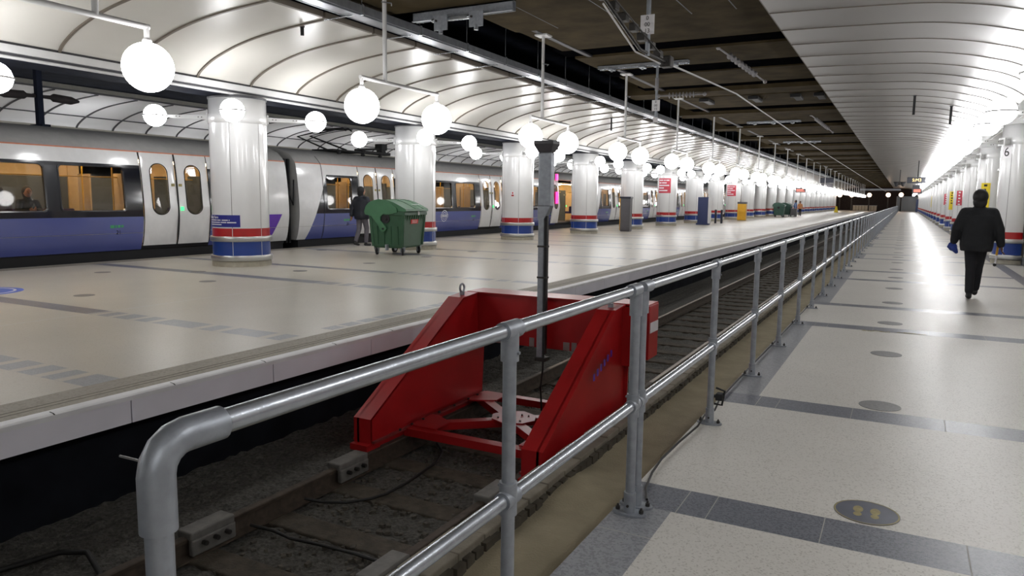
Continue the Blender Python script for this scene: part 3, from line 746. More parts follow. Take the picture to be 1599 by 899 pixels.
# impact beam
mb = MB(); mb.bbox(-4.52, -2.26, 7.30, 7.62, -.08, .49, 0, .006); mb.box(-4.45, -2.27, 7.255, 7.63, .49, .505, 0)
mb.box(-2.60, -2.30, 7.26, 7.34, -.16, .47, 0)
for x in (-4.05, -3.85, -3.62, -3.2, -3.1, -2.95): mb.box(x-.03, x+.03+.03*random.random(), 7.296, 7.30, -.075, -.02+.05*random.random(), 1)
W(mb.build('impact_beam', ['red', 'scuff'], t))
W(MB().box(-2.262, -2.254, 7.33, 7.60, .20, .31, 0).build('white_stripe', 'swhite', t))
# bracing in the base
for (xa, ya, xb, yb) in ((-4.3, 5.86, -2.7, 5.86), (-4.3, 7.42, -2.7, 7.42), (-4.3, 6.0, -2.75, 7.3), (-4.3, 7.3, -2.75, 6.0)):
    a = Vector((xa, ya)); b = Vector((xb, yb)); d = (b-a).normalized(); n = Vector((-d.y, d.x))*.055
    P = [a-n, b-n, b+n, a+n]; mb = MB()
    mb.prism([(p.x, p.y) for p in P], 'z', -.735, -.722, 0)
    q = n*.2; Q = [a-n, b-n, b-n+q, a-n+q]; mb.prism([(p.x, p.y) for p in Q], 'z', -.80, -.735, 0)
    Q = [a+n, b+n, b+n-q, a+n-q]; mb.prism([(p.x, p.y) for p in Q], 'z', -.80, -.735, 0)
    W(mb.build('brace', ['red'], t))
mb = MB(); mb.prism([(-3.68, 6.5), (-3.5, 6.42), (-3.32, 6.5), (-3.25, 6.65), (-3.32, 6.82), (-3.5, 6.9), (-3.68, 6.82), (-3.75, 6.65)], 'z', -.722, -.71, 0)
W(mb.build('centre_plate', ['red', 'bolt'], t))
for x, y in ((-4.2, 6.05), (-4.2, 7.25), (-2.82, 6.05), (-2.82, 7.25)):
    s = 1 if x < -3.5 else -1; u = 1 if y < 6.6 else -1
    W(MB().prism([(x-s*.1, y-u*.16), (x+s*.22, y-u*.16), (x+s*.22, y+u*.12), (x-s*.02, y+u*.26), (x-s*.1, y+u*.26)], 'z', -.722, -.708, 0).build('gusset_plate', 'red', t))
mb = MB()
for x in (-4.27, -2.73):
    for y in (5.7, 5.9, 6.1, 6.4, 6.7, 7.0, 7.2): mb.tube([(x, y, -.715), (x, y, -.695)], .014, 6, 1)
for a in (-.13, -.05, .05, .13):
    for b in (-.1, .1): mb.tube([(-3.5+a, 6.65+b, -.71), (-3.5+a, 6.65+b, -.698)], .009, 6, 1)
W(mb.build('bolt_heads', ['red', 'bolt'], t))
for x in (-4.40, -2.60):
    mb = MB(); q = [(x, 7.06+.045*math.cos(a), .565+.045*math.sin(a)) for a in [2*PI*k/16 for k in range(17)]]
    mb.tube(q, .013, 8, 0, caps=False); mb.tube([(x, 7.06, .485), (x, 7.06, .525)], .03, 10); W(mb.build('lifting_eye', 'galvd', t))
mb = MB()
for i in range(6):
    y = 6.35+.09*i; mb.box(-2.4945, -2.4935, y, y+.05, -.13+.03*i, -.06+.03*i, 0)
W(mb.build('faded_stencil', 'tpurple', t))
# mast on the beam
t = thing('mast', 'galvanised square mast with flared dark head standing in the red buffer stop', 'mast', (-3.45, 7.2, -.14))
mb = MB(); mb.bbox(-.05, .02, -.03, .03, -.02, 1.70, 0, .006); mb.bbox(-.052, .10, -.05, .05, 1.64, 2.22, 0, .015)
mb.prism([(-.052, 1.50), (.02, 1.50), (.10, 1.65), (-.052, 1.65)], 'y', -.045, .045, 0); mb.build('post', 'galvd', t)
mb = MB().bbox(.022, .055, -.026, .026, .02, 1.54, 0, .004); mb.build('cable_duct', 'black', t)
mb = MB(); mb.hexa([(-.05, -.05, 2.22), (.10, -.05, 2.22), (.10, .05, 2.22), (-.05, .05, 2.22), (-.09, -.09, 2.30), (.14, -.09, 2.30), (.14, .09, 2.30), (-.09, .09, 2.30)], 0)
mb.bbox(-.09, .14, -.09, .09, 2.30, 2.34, 0, .006); mb.build('head', 'greypanel', t)
mb = MB().bbox(-.06, .07, -.05, .08, -.06, -.02, 0, .004)
for z in (.42, .86, 1.2): mb.box(-.055, .058, -.033, .033, z, z+.02, 0)
mb.build('bracket', 'bolt', t)
MB().tube([(.03, -.01, .02), (.035, -.03, -.15), (.02, -.05, -.35), (.03, -.03, -.62)], .011, 8).build('cable', 'cable', t)
# ---------------------------------------------------------------- the train
XT = -16.88
TP = smoothcurve([(.20, -.17), (.45, -.08), (.8, -.02), (1.1, 0), (1.6, -.02), (2.2, -.075), (2.62, -.15), (2.74, -.24), (2.9, -.40), (3.04, -.72), (3.13, -1.05), (3.17, -1.39)], 8)
def sx(z):
    for i in range(len(TP)-1):
        a, b = TP[i], TP[i+1]
        if a[0] <= z <= b[0]: return a[1]+(b[1]-a[1])*(z-a[0])/max(1e-9, b[0]-a[0])
    return TP[0][1] if z < TP[0][0] else TP[-1][1]
DOORS = [3.95, 12.30, 20.65]; CL = 24.6; DH = 1.02
WOFF = [(1.5, 3.02), (3.42, 4.97), (5.32, 6.86)]
ENDW = [(1.31, 2.54), (22.06, 23.29)]
WIN = ENDW+[(d+a, d+b) for d in DOORS[:2] for a, b in WOFF]
ZW0, ZW1, ZD0, ZD1 = 1.19, 2.22, .29, 2.63
def d0(z): return .28+.46*z          # diagonal of the livery at either end
def side_strip(mb, sgn, xo, y0a, y0b, y1a, y1b, z0, z1, m, off=0):
    # patch on the side between heights z0 and z1: y limits given at bottom (a) and top (b)
    n = max(1, int((z1-z0)/.12)); vs = []
    for k in range(n+1):
        t = k/n; z = z0+(z1-z0)*t; x = xo+sgn*(sx(z)+off)
        vs += [(x, y0a+(y0b-y0a)*t, z), (x, y1a+(y1b-y1a)*t, z)]
    mb.add(vs, [(2*k, 2*k+1, 2*k+3, 2*k+2) for k in range(n)], m, True)
def holes(lo, hi, cuts):
    out = []; c = lo
    for a, b in sorted(cuts):
        if a > c: out.append((c, a))
        c = max(c, b)
    if c < hi: out.append((c, hi))
    return out
def car_side(mb, sgn, xo):
    DC = [(d-DH, d+DH) for d in DOORS]
    for z0, z1 in ((.20, .62), (.63, 1.03)):
        for a, b in holes(0, CL, DC if z0 > .25 else DC):
            # white ends, purple wedge, blue middle, all bounded by the slanting line
            L0, L1 = d0(z0), d0(z1)
            if a == 0:
                side_strip(mb, sgn, xo, 0, 0, L0, L1, z0, z1, 1); side_strip(mb, sgn, xo, L0, L1, b, b, z0, z1, 0)
            elif b == CL:
                side_strip(mb, sgn, xo, a, a, CL-1.9, CL-1.9, z0, z1, 0)
                side_strip(mb, sgn, xo, CL-1.9, CL-1.9, CL-.75+.55*(z0-.2), CL-.75+.55*(z1-.2), z0, z1, 5)
                side_strip(mb, sgn, xo, CL-.75+.55*(z0-.2), CL-.75+.55*(z1-.2), CL, CL, z0, z1, 1)
            else: side_strip(mb, sgn, xo, a, a, b, b, z0, z1, 0)
    for a, b in holes(0, CL, DC): side_strip(mb, sgn, xo, a, a, b, b, .62, .63, 4, -.01)
    for z0, z1 in ((1.03, ZW0), (ZW0, ZW1), (ZW1, 2.30)):
        cuts = DC+([w for w in WIN] if z0 == ZW0 else [])
        for a, b in holes(0, CL, cuts):
            L0, L1 = d0(z0), d0(z1); E0, E1 = CL-1.0+.42*(z0-1.65)*1, CL-1.0+.42*(z1-1.65)
            if a == 0: side_strip(mb, sgn, xo, 0, 0, L0, L1, z0, z1, 1); side_strip(mb, sgn, xo, L0, L1, b, b, z0, z1, 2)
            elif b == CL:
                side_strip(mb, sgn, xo, a, a, max(a, E0), max(a, E1), z0, z1, 2); side_strip(mb, sgn, xo, max(a, E0), max(a, E1), b, b, z0, z1, 1)
            else: side_strip(mb, sgn, xo, a, a, b, b, z0, z1, 2)
    for a, b in holes(0, CL, DC): side_strip(mb, sgn, xo, a, a, b, b, 2.30, ZD1, 1)
    for a, b in DC:
        side_strip(mb, sgn, xo, a, a, b, b, .20, ZD0, 6)
    side_strip(mb, sgn, xo, 0, 0, CL, CL, ZD1, 2.66, 3); side_strip(mb, sgn, xo, 0, 0, CL, CL, 2.66, 3.17, 4)
    # vertical body joint lines near the ends
    for y in (1.12, CL-1.12): side_strip(mb, sgn, xo, y, y, y+.03, y+.03, .2, 2.9, 6, .004)
def leaf(mb, y0, y1, off):
    # one white door leaf with a tall round-ended opening
    c = (y0+y1)/2; hw, zb, zt = .235, 1.08, 2.36; hole = []; N = 40
    r = hw
    for k in range(N):
        q = 2*PI*k/N; cs, sn = math.cos(q), math.sin(q)
        hole.append((c+r*cs, (zt-r if sn >= 0 else zb+r)+r*sn))
    def outer(h):
        dy, dz = h[0]-c, h[1]-1.5
        if abs(dy)/(y1-y0)*2 > abs(dz)/1.2: return (y1 if dy > 0 else y0, min(ZD1, max(ZD0, h[1])))
        return (min(y1, max(y0, c+dy*2)), ZD1 if dz > 0 else ZD0)
    out = [outer(h) for h in hole]
    P = lambda p: (XT+sx(p[1])+off, p[0], p[1])
    # rings between the outline and the opening follow the curved side
    R = 6; vs = []
    for j in range(R+1):
        t = j/R
        vs += [P((o[0]+(h[0]-o[0])*t, o[1]+(h[1]-o[1])*t)) for o, h in zip(out, hole)]
    mb.add(vs, [(j*N+k, j*N+(k+1) % N, (j+1)*N+(k+1) % N, (j+1)*N+k) for j in range(R) for k in range(N)], 0, True)
    for cy, cz in ((y0, ZD0), (y1, ZD0), (y0, ZD1), (y1, ZD1)):
        # corner fillers
        i = min(range(N), key=lambda k: (out[k][0]-cy)**2+(out[k][1]-cz)**2)
        a = [o for o in out if abs(o[0]-cy) < 1e-6]; b = [o for o in out if abs(o[1]-cz) < 1e-6]
        if a and b:
            pa = min(a, key=lambda o: abs(o[1]-cz)); pb = min(b, key=lambda o: abs(o[0]-cy))
            mb.add([P(pa), P((cy, cz)), P(pb)], [(0, 1, 2)], 0)
    # dark rubber surround of the window
    vs = []
    for k in range(N):
        q = 2*PI*k/N
        for rr, o2 in ((1.0, off+.004), (1.10, off+.006), (1.10, off-.01)):
            vs.append(P2(c, hole[k], rr, o2))
    mb.add(vs, [(3*k+j, 3*((k+1) % N)+j, 3*((k+1) % N)+j+1, 3*k+j+1) for k in range(N) for j in range(2)], 1, True)
    return hole
def P2(c, h, rr, off): return (XT+sx(h[1])+off, c+(h[0]-c)*rr, h[1]+(.02 if rr > 1 and h[1] > 1.7 else -.02 if rr > 1 else 0))
def pane(mb, pts, off, m=0):
    n = len(pts); mb.add([(XT+sx(z)+off, y, z) for y, z in pts], [tuple(range(n))], m, False); return mb
def make_car(label, y0):
    t = thing('train_carriage', label, 'train carriage', (XT, y0, 0), group='carriages of the waiting train')
    def L(o): o.location = (-XT, 0, 0); return o
    mb = MB(); car_side(mb, 1, XT)
    W = 2.78
    # far side plain, rounded roof, end walls
    mb2 = [(XT-W-sx(z), z) for z, _ in TP]
    vs = [(x, y, z) for y in (0, CL) for x, z in mb2]; n = len(mb2)
    mb.add(vs, [(i, i+1, n+i+1, n+i) for i in range(n-1)], 1, True)
    for y in (.0, CL):
        outl = [(XT+s, z) for z, s in TP]+[(XT-W-s, z) for z, s in TP[::-1]]
        mb.add([(x, y, z) for x, z in outl], [tuple(range(len(outl)))], 4)
    L(mb.build('body', ['tblue', 'twhite', 'tband', 'torange', 'tgrey', 'tpurple', 'tunder'], t))
    L(MB().box(XT-2.5, XT-.2, .1, CL-.1, -.75, .19, 0).box(XT-2.3, XT-.35, 2, 5, -1.1, -.75, 0).box(XT-2.3, XT-.35, 19, 22, -1.1, -.75, 0).box(XT-2.6, XT-.16, 7, 16, -.6, .18, 0).build('underframe', 'tunder', t))
    # roof pods
    # gangway bellows
    mb = MB()
    for i in range(5): mb.bbox(XT-2.2, XT-.35-.05*(i % 2), CL+.01+.083*i, CL+.08+.083*i, .1, 2.75, 0, .02)
    mb.tube([(XT-.2, CL-.02, 2.2), (XT-.12, CL+.2, 1.5), (XT-.12, CL+.3, 1.3), (XT-.2, CL+.42, 2.1)], .02, 8, 0)
    L(mb.build('gangway', 'tunder', t))
    # interior
    mb = MB(); mb.box(XT-W+.1, XT-W+.13, .3, CL-.3, .3, 2.5, 1); mb.box(XT-W+.125, XT-W+.15, .3, CL-.3, 2.02, 2.5, 0)
    for a, b in WIN: mb.box(XT-W+.125, XT-W+.16, a-.30, a+.06, .3, 2.5, 0)
    for d in DOORS: mb.box(XT-W+.125, XT-W+.17, d-1.3, d-1.0, .3, 2.5, 0); mb.box(XT-W+.125, XT-W+.17, d+1.0, d+1.3, .3, 2.5, 0)
    mb.box(XT-W+.1, XT-.25, .3, CL-.3, .22, .36, 2); mb.box(XT-W+.1, XT-.2, .3, CL-.3, 2.48, 2.52, 0)
    mb.box(XT-W+.1, XT-.2, .25, .3, .25, 2.5, 0); mb.box(XT-W+.1, XT-.2, CL-.3, CL-.25, .25, 2.5, 0)
    for a, b in WIN: mb.box(XT-W+.13, XT-W+.14, a, b, ZW0, ZW1, 1)
    for d in DOORS:
        mb.box(XT-W+.13, XT-W+.15, d-1, d+1, .3, 2.4, 1)
        for s in (-1.12, 1.12):
            for a in (XT-.75, XT-2.2): mb.box(a-.25, a+.25, d+s-.02, d+s+.02, .3, 2.1, 1 if s > 0 else 0)
    L(mb.build('interior', ['tinner', 'tinner_dark', 'tfloor'], t))
    L(MB().box(XT-1.0, XT-.88, .6, CL-.6, 2.45, 2.475, 0).box(XT-1.95, XT-1.83, .6, CL-.6, 2.45, 2.475, 0).build('ceiling_light', 'tlight', t))
    mb = MB()
    for lo, hi in ((.8, 2.9), (5.15, 11.1), (13.5, 19.45), (21.85, 24.0)):
        for x0, x1, bk in ((XT-W+.15, XT-W+.6, XT-W+.15), (XT-.68, XT-.24, XT-.32)):
            mb.bbox(x0, x1, lo, hi, .78, .90, 0, .03); mb.bbox(bk, bk+.08, lo, hi, .86, 1.19, 0, .03)
    L(mb.build('seat', 'tseat', t))
    mb = MB()
    for d in DOORS:
        for dy in (-1.3, 0, 1.3):
            for x in (XT-.75, XT-2.0) if dy else (XT-1.39,): mb.tube([(x, d+dy, .25), (x, d+dy, 2.48)], .02, 8)
    mb.tube([(XT-.8, .8, 2.0), (XT-.8, CL-.8, 2.0)], .016, 6)
    L(mb.build('grab_pole', 'tpole', t))
    # windows
    for a, b in WIN:
        rc = .09; pts = []
        for cy, cz, q0 in ((b-rc, ZW1-rc, 0), (a+rc, ZW1-rc, PI/2), (a+rc, ZW0+rc, PI), (b-rc, ZW0+rc, 1.5*PI)):
            pts += [(cy+rc*math.cos(q0+PI/2*k/5), cz+rc*math.sin(q0+PI/2*k/5)) for k in range(6)]
        mb = MB(); n = len(pts); oc = [(b if p[0] > (a+b)/2 else a, ZW1 if p[1] > 1.7 else ZW0) for p in pts]
        f = lambda p, o=0: (XT+sx(p[1])+o, p[0], p[1])
        vs = [f(p, .008) for p in pts]+[f(((p[0]-(a+b)/2)*1.045+(a+b)/2, (p[1]-1.705)*1.055+1.705), .010) for p in pts]+[f(((p[0]-(a+b)/2)*1.045+(a+b)/2, (p[1]-1.705)*1.055+1.705), -.01) for p in pts]+[f(p, -.05) for p in pts]
        mb.add(vs, [(j*n+k, j*n+(k+1) % n, (j+1)*n+(k+1) % n, (j+1)*n+k) for j in range(2) for k in range(n)]+[(k, (k+1) % n, 3*n+(k+1) % n, 3*n+k) for k in range(n)], 0)
        o = L(mb.build('window', 'tband', t)); 
        g = pane(MB(), pts, -.03).build('pane', 'tglass', o)
    # door leaves
    for i, d in enumerate(DOORS):
        for s in (-1, 1):
            ya, yb = (d-1.0, d-.012) if s < 0 else (d+.012, d+1.0)
            mb = MB(); hole = leaf(mb, ya, yb, .012)
            e = ya if s > 0 else yb
            side_strip(mb, 1, XT, min(e, d)-.0, min(e, d), max(e, d), max(e, d), ZD0, ZD1, 1, .01)
            for yy in (ya, yb): side_strip(mb, 1, XT, yy-.012, yy-.012, yy+.012, yy+.012, ZD0, ZD1, 1, .014)
            o = L(mb.build('door', ['twhite', 'tunder'], t))
            pane(MB(), hole, -.005).build('door_window', 'tglass', o)
        mb = MB()
        mb.box(XT+sx(1.22)+.012, XT+sx(1.22)+.03, d+.06, d+.15, 1.17, 1.27, 0)
        b = L(mb.build('door_button', 'tled', t))
        mb = MB(); mb.box(XT+sx(1.95)+.010, XT+sx(1.95)+.02, d-.16, d-.06, 1.80, 1.87, 0); mb.box(XT+sx(1.95)+.010, XT+sx(1.95)+.02, d+.06, d+.16, 1.80, 1.87, 0)
        L(mb.build('door_notice', 'ochre', t))
    # markings on the flank
    for y in (2.1, 10.5, 18.75):
        mb = MB()
        for k, (a, b) in enumerate(((0, .10), (.12, .17), (.19, .26), (.28, .34))): side_strip(mb, 1, XT, y+a, y+a, y+b, y+b, .76+.004*k, .83, 0, .004)
        L(mb.build('green_marker', 'tgreen', t))
        L(text_mesh('21', .13, lambda u, v, q, y=y: Vector((XT+sx(.64+v)+.004+q, y+.22+u, .65+v)), 'numeral', 'tband', t))
    # roundel outline
    y = 8.32; mb = MB()
    for k in range(48):
        a, b = 2*PI*k/48, 2*PI*(k+1)/48
        for r0, r1 in ((.215, .235), (.135, .15)):
            zz = [.845+r*math.sin(q) for q in (a, b) for r in (r0, r1)]
            if any(abs(v-.845) < .052 for v in zz): continue
            mb.add([(XT+sx(.845+r*math.sin(q))+.006, y+r*math.cos(q), .845+r*math.sin(q)) for q, r in ((a, r0), (a, r1), (b, r1), (b, r0))], [(0, 1, 2, 3)], 0)
    for z in (.793, .885): side_strip(mb, 1, XT, y-.28, y-.28, y+.28, y+.28, z, z+.014, 0, .006)
    for s in (-.28, .268): side_strip(mb, 1, XT, y+s, y+s, y+s+.012, y+s+.012, .793, .899, 0, .006)
    for k in range(7): side_strip(mb, 1, XT, y-.22+.065*k, y-.22+.065*k, y-.18+.065*k, y-.18+.065*k, .825, .868, 0, .006)
    L(mb.build('roundel_emblem', 'swhite', t))
    return t
car1 = make_car('white and violet train carriage with purple end panel, its rear at the second island column', -7.68)
PITCH_C = 25.05
car2 = dup(car1, (XT, -7.68+PITCH_C, 0), label='train carriage with an open doorway, second along the train')
for k, nm in ((2, 'third'), (3, 'fourth'), (4, 'fifth')):
    dup(car1, (XT, -7.68+PITCH_C*k, 0), label=f'white and violet train carriage, {nm} along the waiting train')
# the open doorway of the second carriage
for o in list(car2.children):
    if o.name.startswith('door') and not o.name.startswith(('door_b', 'door_n')):
        vy = sum(v.co.y for v in o.data.vertices)/len(o.data.vertices)
        if DOORS[2]-1.1 < vy < DOORS[2]+1.1:
            o.location.y += -.86 if vy < DOORS[2] else .86; o.location.x += .06
yd = -7.68+PITCH_C+DOORS[2]
t = MB().box(.03, .05, -.16, .16, 1.35, 2.0, 0).box(.02, .10, -.22, .0, 2.62, 2.95, 1).build('door_signal', ['magenta', 'magenta']); t.parent = car2; t.location = (sx(1.7)+.06, DOORS[2]-1.3, 0)
# pantograph on the second carriage
mb = MB(); x = XT-1.39
for s in (-.4, .4): mb.tube([(x+s, 3.4, 3.25), (x+s*.7, 1.7, 3.62), (x+s*.6, 3.0, 3.95)], .035, 8)
mb.tube([(x-.75, 3.0, 3.9), (x-.6, 3.0, 3.98), (x+.6, 3.0, 3.98), (x+.75, 3.0, 3.9)], .03, 8); mb.tube([(x-.75, 3.3, 3.9), (x-.6, 3.3, 3.98), (x+.6, 3.3, 3.98), (x+.75, 3.3, 3.9)], .03, 8)
mb.bbox(x-.5, x+.5, 2.6, 4.4, 3.19, 3.25, 0, .02); mb.bbox(x+.1, x+.4, 4.3, 6.0, 3.19, 3.3, 0, .02); mb.bbox(x+.05, x+.4, 5.45, 5.8, 3.38, 3.62, 0, .03); mb.box(x+.1, x+.35, 5.5, 5.75, 3.3, 3.38, 0); mb.tube([(x+.3, 4.0, 3.3), (x+.3, 5.4, 3.42)], .04, 8)
for y in (2.9, 4.2, 5.2): mb.lathe([(.05, 3.08), (.09, 3.12), (.05, 3.15), (.09, 3.19), (.05, 3.22)], (x+.5, y, 0), 10)
o = mb.build('pantograph', 'tunder', car2); o.location = (-XT, 0, 0)
# ---------------------------------------------------------------- wheeled refuse bins
def make_bin(label, loc, rz, m0='bin', m1='binlid', group=None):
    t = thing('wheeled_bin', label, 'bin', loc, rz, group)
    mb = MB()
    B = [(-.44, -.60), (.44, -.60), (.44, .60), (-.44, .60)]; T = [(-.52, -.66), (.52, -.66), (.52, .66), (-.52, .66)]
    def ring(f, z): return [(a[0]+(b[0]-a[0])*f, a[1]+(b[1]-a[1])*f, z) for a, b in zip(B, T)]
    mb.hexa(ring(0, .24)+ring(1, 1.10), 0)
    mb.hexa([(x*.93, y*.95, .20) for x, y in B]+[(x, y, .245) for x, y in B], 0)
    mb.bbox(-.56, .57, -.70, .70, 1.10, 1.19, 0, .015)
    for y in [-.56+.14*i for i in range(9)]: mb.hexa([(.49, y-.02, .92), (.50, y-.02, .92), (.50, y+.02, .92), (.49, y+.02, .92), (.49, y-.025, 1.11), (.56, y-.025, 1.11), (.56, y+.025, 1.11), (.49, y+.025, 1.11)], 0)
    for x, y in ((.475, -.62), (.475, .62), (-.475, -.62), (-.475, .62)): mb.tube([(x*.94, y*.96, .25), (x*1.07, y*1.04, 1.1)], .045, 8, 0)
    for x in (-.3, -.1, .12, .32): mb.hexa([(x-.015, -.63, .3), (x+.015, -.63, .3), (x+.015, -.60, .3), (x-.015, -.60, .3), (x-.015, -.672, .8), (x+.015, -.672, .8), (x+.015, -.64, .8), (x-.015, -.64, .8)], 0)
    mb.build('body', m0, t)
    prof = [(-.62, 1.10), (-.64, 1.20), (-.60, 1.33), (-.52, 1.42), (-.38, 1.49), (-.2, 1.52), (0, 1.515), (.2, 1.46), (.42, 1.36), (.60, 1.27), (.61, 1.215), (.56, 1.20), (-.50, 1.20), (-.54, 1.10)]
    mb = MB(); mb.prism(prof, 'y', -.69, .69, 0)
    mb.prism([(x, z+.014) for x, z in prof[5:10]]+[(.58, 1.25), (0, 1.4)], 'y', -.10, .10, 0)
    mb.prism([(x, z+.012) for x, z in prof[4:10]]+[(.58, 1.25), (0, 1.4)], 'y', .40, .44, 0)
    mb.build('lid', m1, t)
    for s in (-1, 1):
        mb = MB(); a, b = (.69*s, .735*s) if s > 0 else (.735*s, .69*s)
        arm = [(-.63, 1.12), (-.645, 1.2), (-.60, 1.34), (-.50, 1.44), (-.36, 1.50), (-.2, 1.53), (.0, 1.50), (.18, 1.42), (.34, 1.30), (.36, 1.18), (.10, 1.12), (-.06, 1.13), (-.15, 1.06), (-.15, .95), (-.06, .86), (.0, .80), (.02, .73), (-.03, .66), (-.11, .65), (-.17, .70), (-.21, .80), (-.33, .95), (-.42, 1.06)]
        mb.prism(arm, 'y', a, b, 0); mb.build('lid_arm', m1, t)
        mb = MB(); y0 = .668*s; mb.tube([(-.02, y0-.01*s, 1.0), (-.02, y0+.02*s, 1.0)], .125, 20, 0); mb.tube([(-.07, .735*s, .73), (-.07, .75*s, .73)], .03, 10, 0)  # black disc paints the shade of the round recess, the pins are parts
        mb.tube([(-.02, y0+.02*s, 1.0), (-.02, y0+.06*s, 1.0)], .05, 12, 0); mb.build('trunnion_recess_shade', 'black', t)
    for i, (x, y, q) in enumerate(((.40, -.50, .5), (.40, .50, .9), (-.40, -.50, .2), (-.40, .50, -.3))):
        w = MB(); dx, dy = math.cos(q)*.028, math.sin(q)*.028; cx, cy = x-.03*dy/.028, y+.03*dx/.028
        w.tube([(cx-dx, cy-dy, .1), (cx-dx*.8, cy-dy*.8, .1), (cx+dx*.8, cy+dy*.8, .1), (cx+dx, cy+dy, .1)], [.085, .1, .1, .085], 22, 0)
        o = w.build('wheel', 'rubber', t)
        h = MB().tube([(cx-dx*1.08, cy-dy*1.08, .1), (cx+dx*1.08, cy+dy*1.08, .1)], .05, 14, 0).build('hub', 'galvd', o)
        f = MB()
        for s in (-1.5, 1.5): f.hexa([(cx+dx*s-.012, cy+dy*s-.02, .09), (cx+dx*s+.012, cy+dy*s-.02, .09), (cx+dx*s+.012, cy+dy*s+.02, .09), (cx+dx*s-.012, cy+dy*s+.02, .09), (x+dx*s-.02, y+dy*s-.05, .215), (x+dx*s+.02, y+dy*s-.05, .215), (x+dx*s+.02, y+dy*s+.05, .215), (x+dx*s-.02, y+dy*s+.05, .215)], 0)
        f.box(x-.06, x+.06, y-.06, y+.06, .205, .225, 0); f.build('fork', 'galvd', t)
    return t
b = make_bin('green four-wheeled refuse bin with domed lid and red label before the second island column', (-12.55, 16.72, 0), math.radians(9))
o = MB().box(.502, .512, -.22, .22, .86, .98, 0).build('label', 'sred', b); o.rotation_euler = (0, math.radians(4.5), 0); o.location = (-.062, 0, .045)
MT['label_red'] = mat('label_red', (200, 40, 36), .4); o.data.materials[0] = MT['label_red']
x = text_mesh('SULO', .115, lambda u, v, q: Vector((.5135+q, u, .92+v)), 'lettering', 'swhite', o)
MB().box(.57, .585, .10, .16, 1.10, 1.27, 0).box(.30, .585, .10, .16, 1.385, 1.40, 0).build('latch_strap', 'swhite', b).location = (.005, 0, 0)
MB().box(-.02, .03, -.72, -.60, .14, .30, 0).build('brake_pedal', 'galvd', b)
t = make_bin('dark green refuse bin far along the island platform, on the near side of the pair', (-11.75, 82.6, 0), math.radians(2), 'bin_far', 'bin_far', 'far refuse bins')
t.scale = (1, 1, 1)
dup(t, (-11.6, 86.8, 0), math.radians(-4), 'dark green refuse bin far along the island platform, behind its neighbour beside the worker')

# ---------------------------------------------------------------- people
def remesh(o, vs, sm=3):
    r = o.modifiers.new('remesh', 'REMESH'); r.mode = 'VOXEL'; r.voxel_size = vs; r.use_smooth_shade = True
    s = o.modifiers.new('smooth', 'SMOOTH'); s.factor = .5; s.iterations = sm
    return o
def hand(mb, wrist, elbow, side, curl=.5, facing=(0, 1, 0)):
    # palm, four unequal bent fingers and a thumb from the side of the palm
    w = Vector(wrist); d = (w-Vector(elbow)).normalized(); f = Vector(facing); f = (f-d*f.dot(d)).normalized(); n = d.cross(f).normalized()*side
    p = w+d*.05
    for k in range(4):
        q = w+d*.012+f*(.026-.0175*k); mb.caps(q, .017, w+d*.085+f*(.030-.020*k), .0125, 0, 8)
    for k, L in enumerate((.070, .078, .073, .056)):
        b = w+d*.088+f*(.030-.020*k); a1 = curl*.6; a2 = curl*1.5
        m1 = b+(d*math.cos(a1)-n*math.sin(a1))*L*.5; m2 = m1+(d*math.cos(a2)-n*math.sin(a2))*L*.5
        mb.caps(b, .0098, m1, .0088, 0, 8); mb.caps(m1, .0088, m2, .0072, 0, 8)
    t0 = w+d*.025+f*.034; t1 = t0+d*.034+f*.022-n*.008; t2 = t1+d*.032+f*.004-n*.010
    mb.caps(t0, .0135, t1, .011, 0, 8); mb.caps(t1, .011, t2, .0085, 0, 8)
